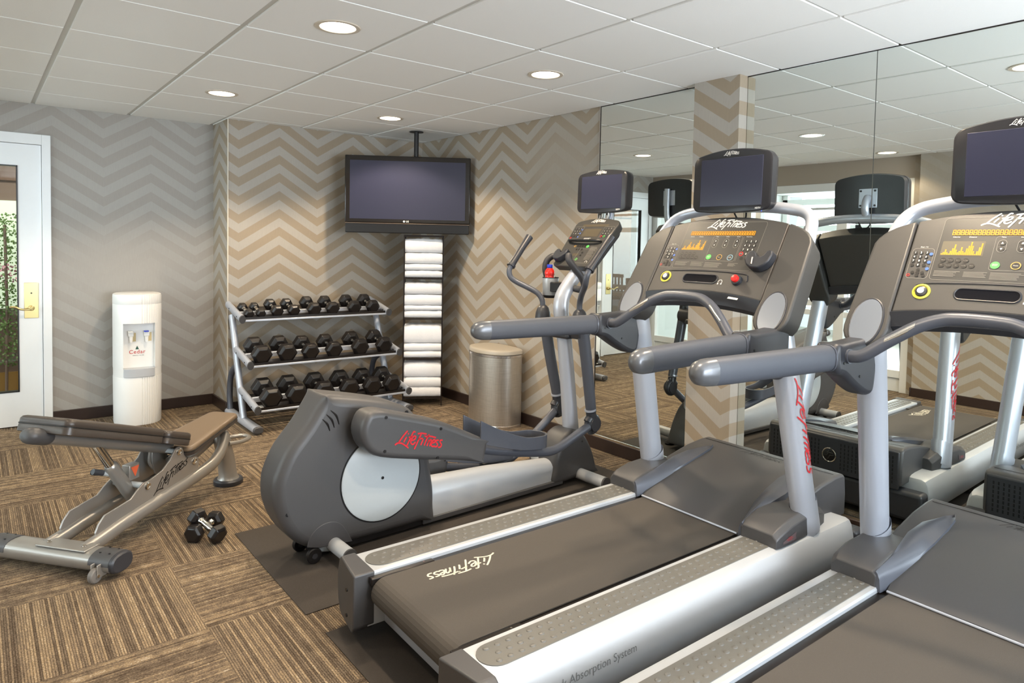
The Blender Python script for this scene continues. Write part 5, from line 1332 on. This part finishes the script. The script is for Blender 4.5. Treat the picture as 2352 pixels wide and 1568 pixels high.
TM = Matrix.Translation((2.862, 5.212, 0)) @ Matrix.Rotation(-.543, 4, 'Z')
def towel(z0, z1, label, k):
    h = z1 - z0; rn = random.Random(k)
    mb = MB(); rings = []
    nx = 15
    for i in range(nx + 1):
        x = .010 + (TWW - .020) * i / nx; e_ = min(1, .80 + .2 * math.sin(pi * i / nx) ** .3)
        zt = z1 - z0 - .002 + rn.uniform(-.0025, .0025) - .006 * (1 - e_) * 5 * h / .1
        f0 = rn.uniform(-.0025, .0025)
        prof = []
        # front fold: rounded front, slack at the back
        for q in range(9):
            a = -pi / 2 + pi * q / 8; prof.append((.030 - .028 * math.cos(a) + f0, zt / 2 + (zt / 2) * math.copysign(abs(math.sin(a)) ** .75, math.sin(a))))
        prof += [(.10, zt), (.20, zt), (.245, zt * .9), (.25, zt * .5), (.245, zt * .1), (.2, 0), (.1, 0)]
        rings.append([(x, y, z0 + zz) for y, zz in prof])
    mb.loft(rings)
    o_ = mb.build('folded_towel', TOW, None, ang=80)
    o_.matrix_world = TM
    # crease of the fold along the front
    return tag(o_, label, 'towel', 'folded white towels')
sh = {'bottom shelf': [.0775, .164, .251, .376], 'second shelf from the bottom': [.4195, .478, .547, .705], 'third shelf from the bottom': [.7665, .830, .875, .970, 1.071], 'top shelf': [1.1145, 1.177, 1.233, 1.328, 1.452]}
for k, (nm, zs) in enumerate(sh.items()):
    n_ = len(zs) - 1
    for i in range(n_):
        wh_ = 'lowest' if i == 0 else 'topmost' if i == n_ - 1 else ['', 'second', 'third'][i] + ' lowest'
        if n_ == 3 and i == 1: wh_ = 'middle'
        towel(zs[i], zs[i + 1] - .0008, f'folded white towel, {wh_} on the {nm} of the tower', k * 7 + i)

# ================================================================== STEP BIN
bn = thing('waste_bin', 'brushed steel waste bin with a flat taupe lid by the wallpapered wall', 'bin', (3.185, 4.335, 0))
def dsh(f=1.0):
    out = []
    for j in range(40):
        a = 2 * pi * j / 40; x, y = .155 * math.cos(a), .245 * math.sin(a)
        if x > 0: x = .155 * abs(math.cos(a)) ** .35
        out.append((x * f, y * f))
    return out
def dring(z, f=1.0): return [(x, y, z) for x, y in dsh(f)]
MB().loft([dring(.022), dring(.545)]).build('body', STEEL, bn, ang=40)
MB().loft([dring(.0, .99), dring(.0, 1.012), dring(.018, 1.012), dring(.022, 1.0)]).build('base_ring', CANR, bn, ang=30)
MB().loft([dring(.543, 1.0), dring(.545, 1.010), dring(.562, 1.010), dring(.564, .99)]).build('rim', CANR, bn, ang=30)
MB().loft([dring(.566, .99), dring(.568, 1.012), dring(.590, 1.012), dring(.598, .985), dring(.603, .9), dring(.604, .6)]).build('lid', LID, bn, ang=50)

# ================================================================== WATER COOLER
wc = thing('water_cooler', 'white ribbed water cooler standing against the grey chevron wall beside the door', 'water cooler', (.975, 5.955, 0), -.08)
def wring(z, f=1.0, notch=False, groove=True):
    out = []
    N_ = 420
    for j in range(N_):
        a = 2 * pi * j / N_; c, s_ = math.cos(a), math.sin(a)
        x = .163 * math.copysign(abs(c) ** .8, c); y = .19 * math.copysign(abs(s_) ** .9, s_)
        g_ = 1.0
        if groove and s_ < 0 and .0 < x < .125:
            g_ = 1 - .014 * abs(math.sin((x) / .0175 * pi)) ** .5 * 0 - (.024 if (x / .0155) % 1 < .32 else 0)
        x *= f; y *= f * g_
        if notch and s_ < 0 and -.103 < x < .103: y = -.105
        out.append((x, y, z))
    return out
MB().loft([wring(0, .97), wring(.01, .985), wring(.355, 1.0), wring(.362, .992)]).build('lower_cabinet', COOL, wc, ang=30)
MB().loft([wring(.362, .99, groove=False), wring(.372, .99, groove=False), wring(.425, .99, groove=False)]).build('shoulder', COOL, wc, ang=30)
MB().loft([wring(.425, 1.0, True, False), wring(.767, 1.0, True, False)]).build('tap_surround', COOL, wc, ang=25)
MB().loft([wring(.767, 1.0), wring(.905, 1.0), wring(.909, .992), wring(.912, 1.0), wring(.968, 1.0), wring(.980, .985, groove=False), wring(.985, .93, groove=False)]).build('top_cover', COOL, wc, ang=30)
tr = [(x, y) for x, y, z in wring(0, 1.03, groove=False) if y < -.1 and abs(x) < .104]
tr = sorted(tr)
MB().prism([(-.104, -.10)] + tr + [(.104, -.10)], 'z', .365, .428).build('drip_tray', COOLG, wc, bevel=.006)
for s, m in ((-1, BTNR), (1, CAPB)):
    tp = MB().box(s * .052 - .018, s * .052 + .018, -.135, -.105, .665, .70).build('tap', COOL, wc, bevel=.005)
    MB().box(s * .052 - .020, s * .052 + .012, -.162, -.120, .700, .708).build('tap_lever', WHT if s < 0 else CAPB, tp, bevel=.002)
    MB().lathe([(.010, .62), (.013, .665)], (s * .052, -.125, 0), n=14).build('tap_spout', COOL, tp)
    MB().box(s * .052 + .008, s * .052 + .034, -.1065, -.1055, .625, .690).build('tap_sticker', mat('tan_sticker', (214, 196, 150), .6), tp)
text('cooler_lettering', 'Cedar', mat('cooler_red', (206, 90, 88), .5), wc, lambda x, y: (-.010 + x, -.1062, .545 + y), .040, bold=.0004, spacing=1.1)
MB().prism([(-.022, .565), (-.010, .592), (.002, .565)], 'y', -.1066, -.1056).build('tree_emblem', TREE, wc)
text('cooler_small_lettering', 'SPRINGS WATER', GRL, wc, lambda x, y: (-.002 + x, -.1062, .518 + y), .010)
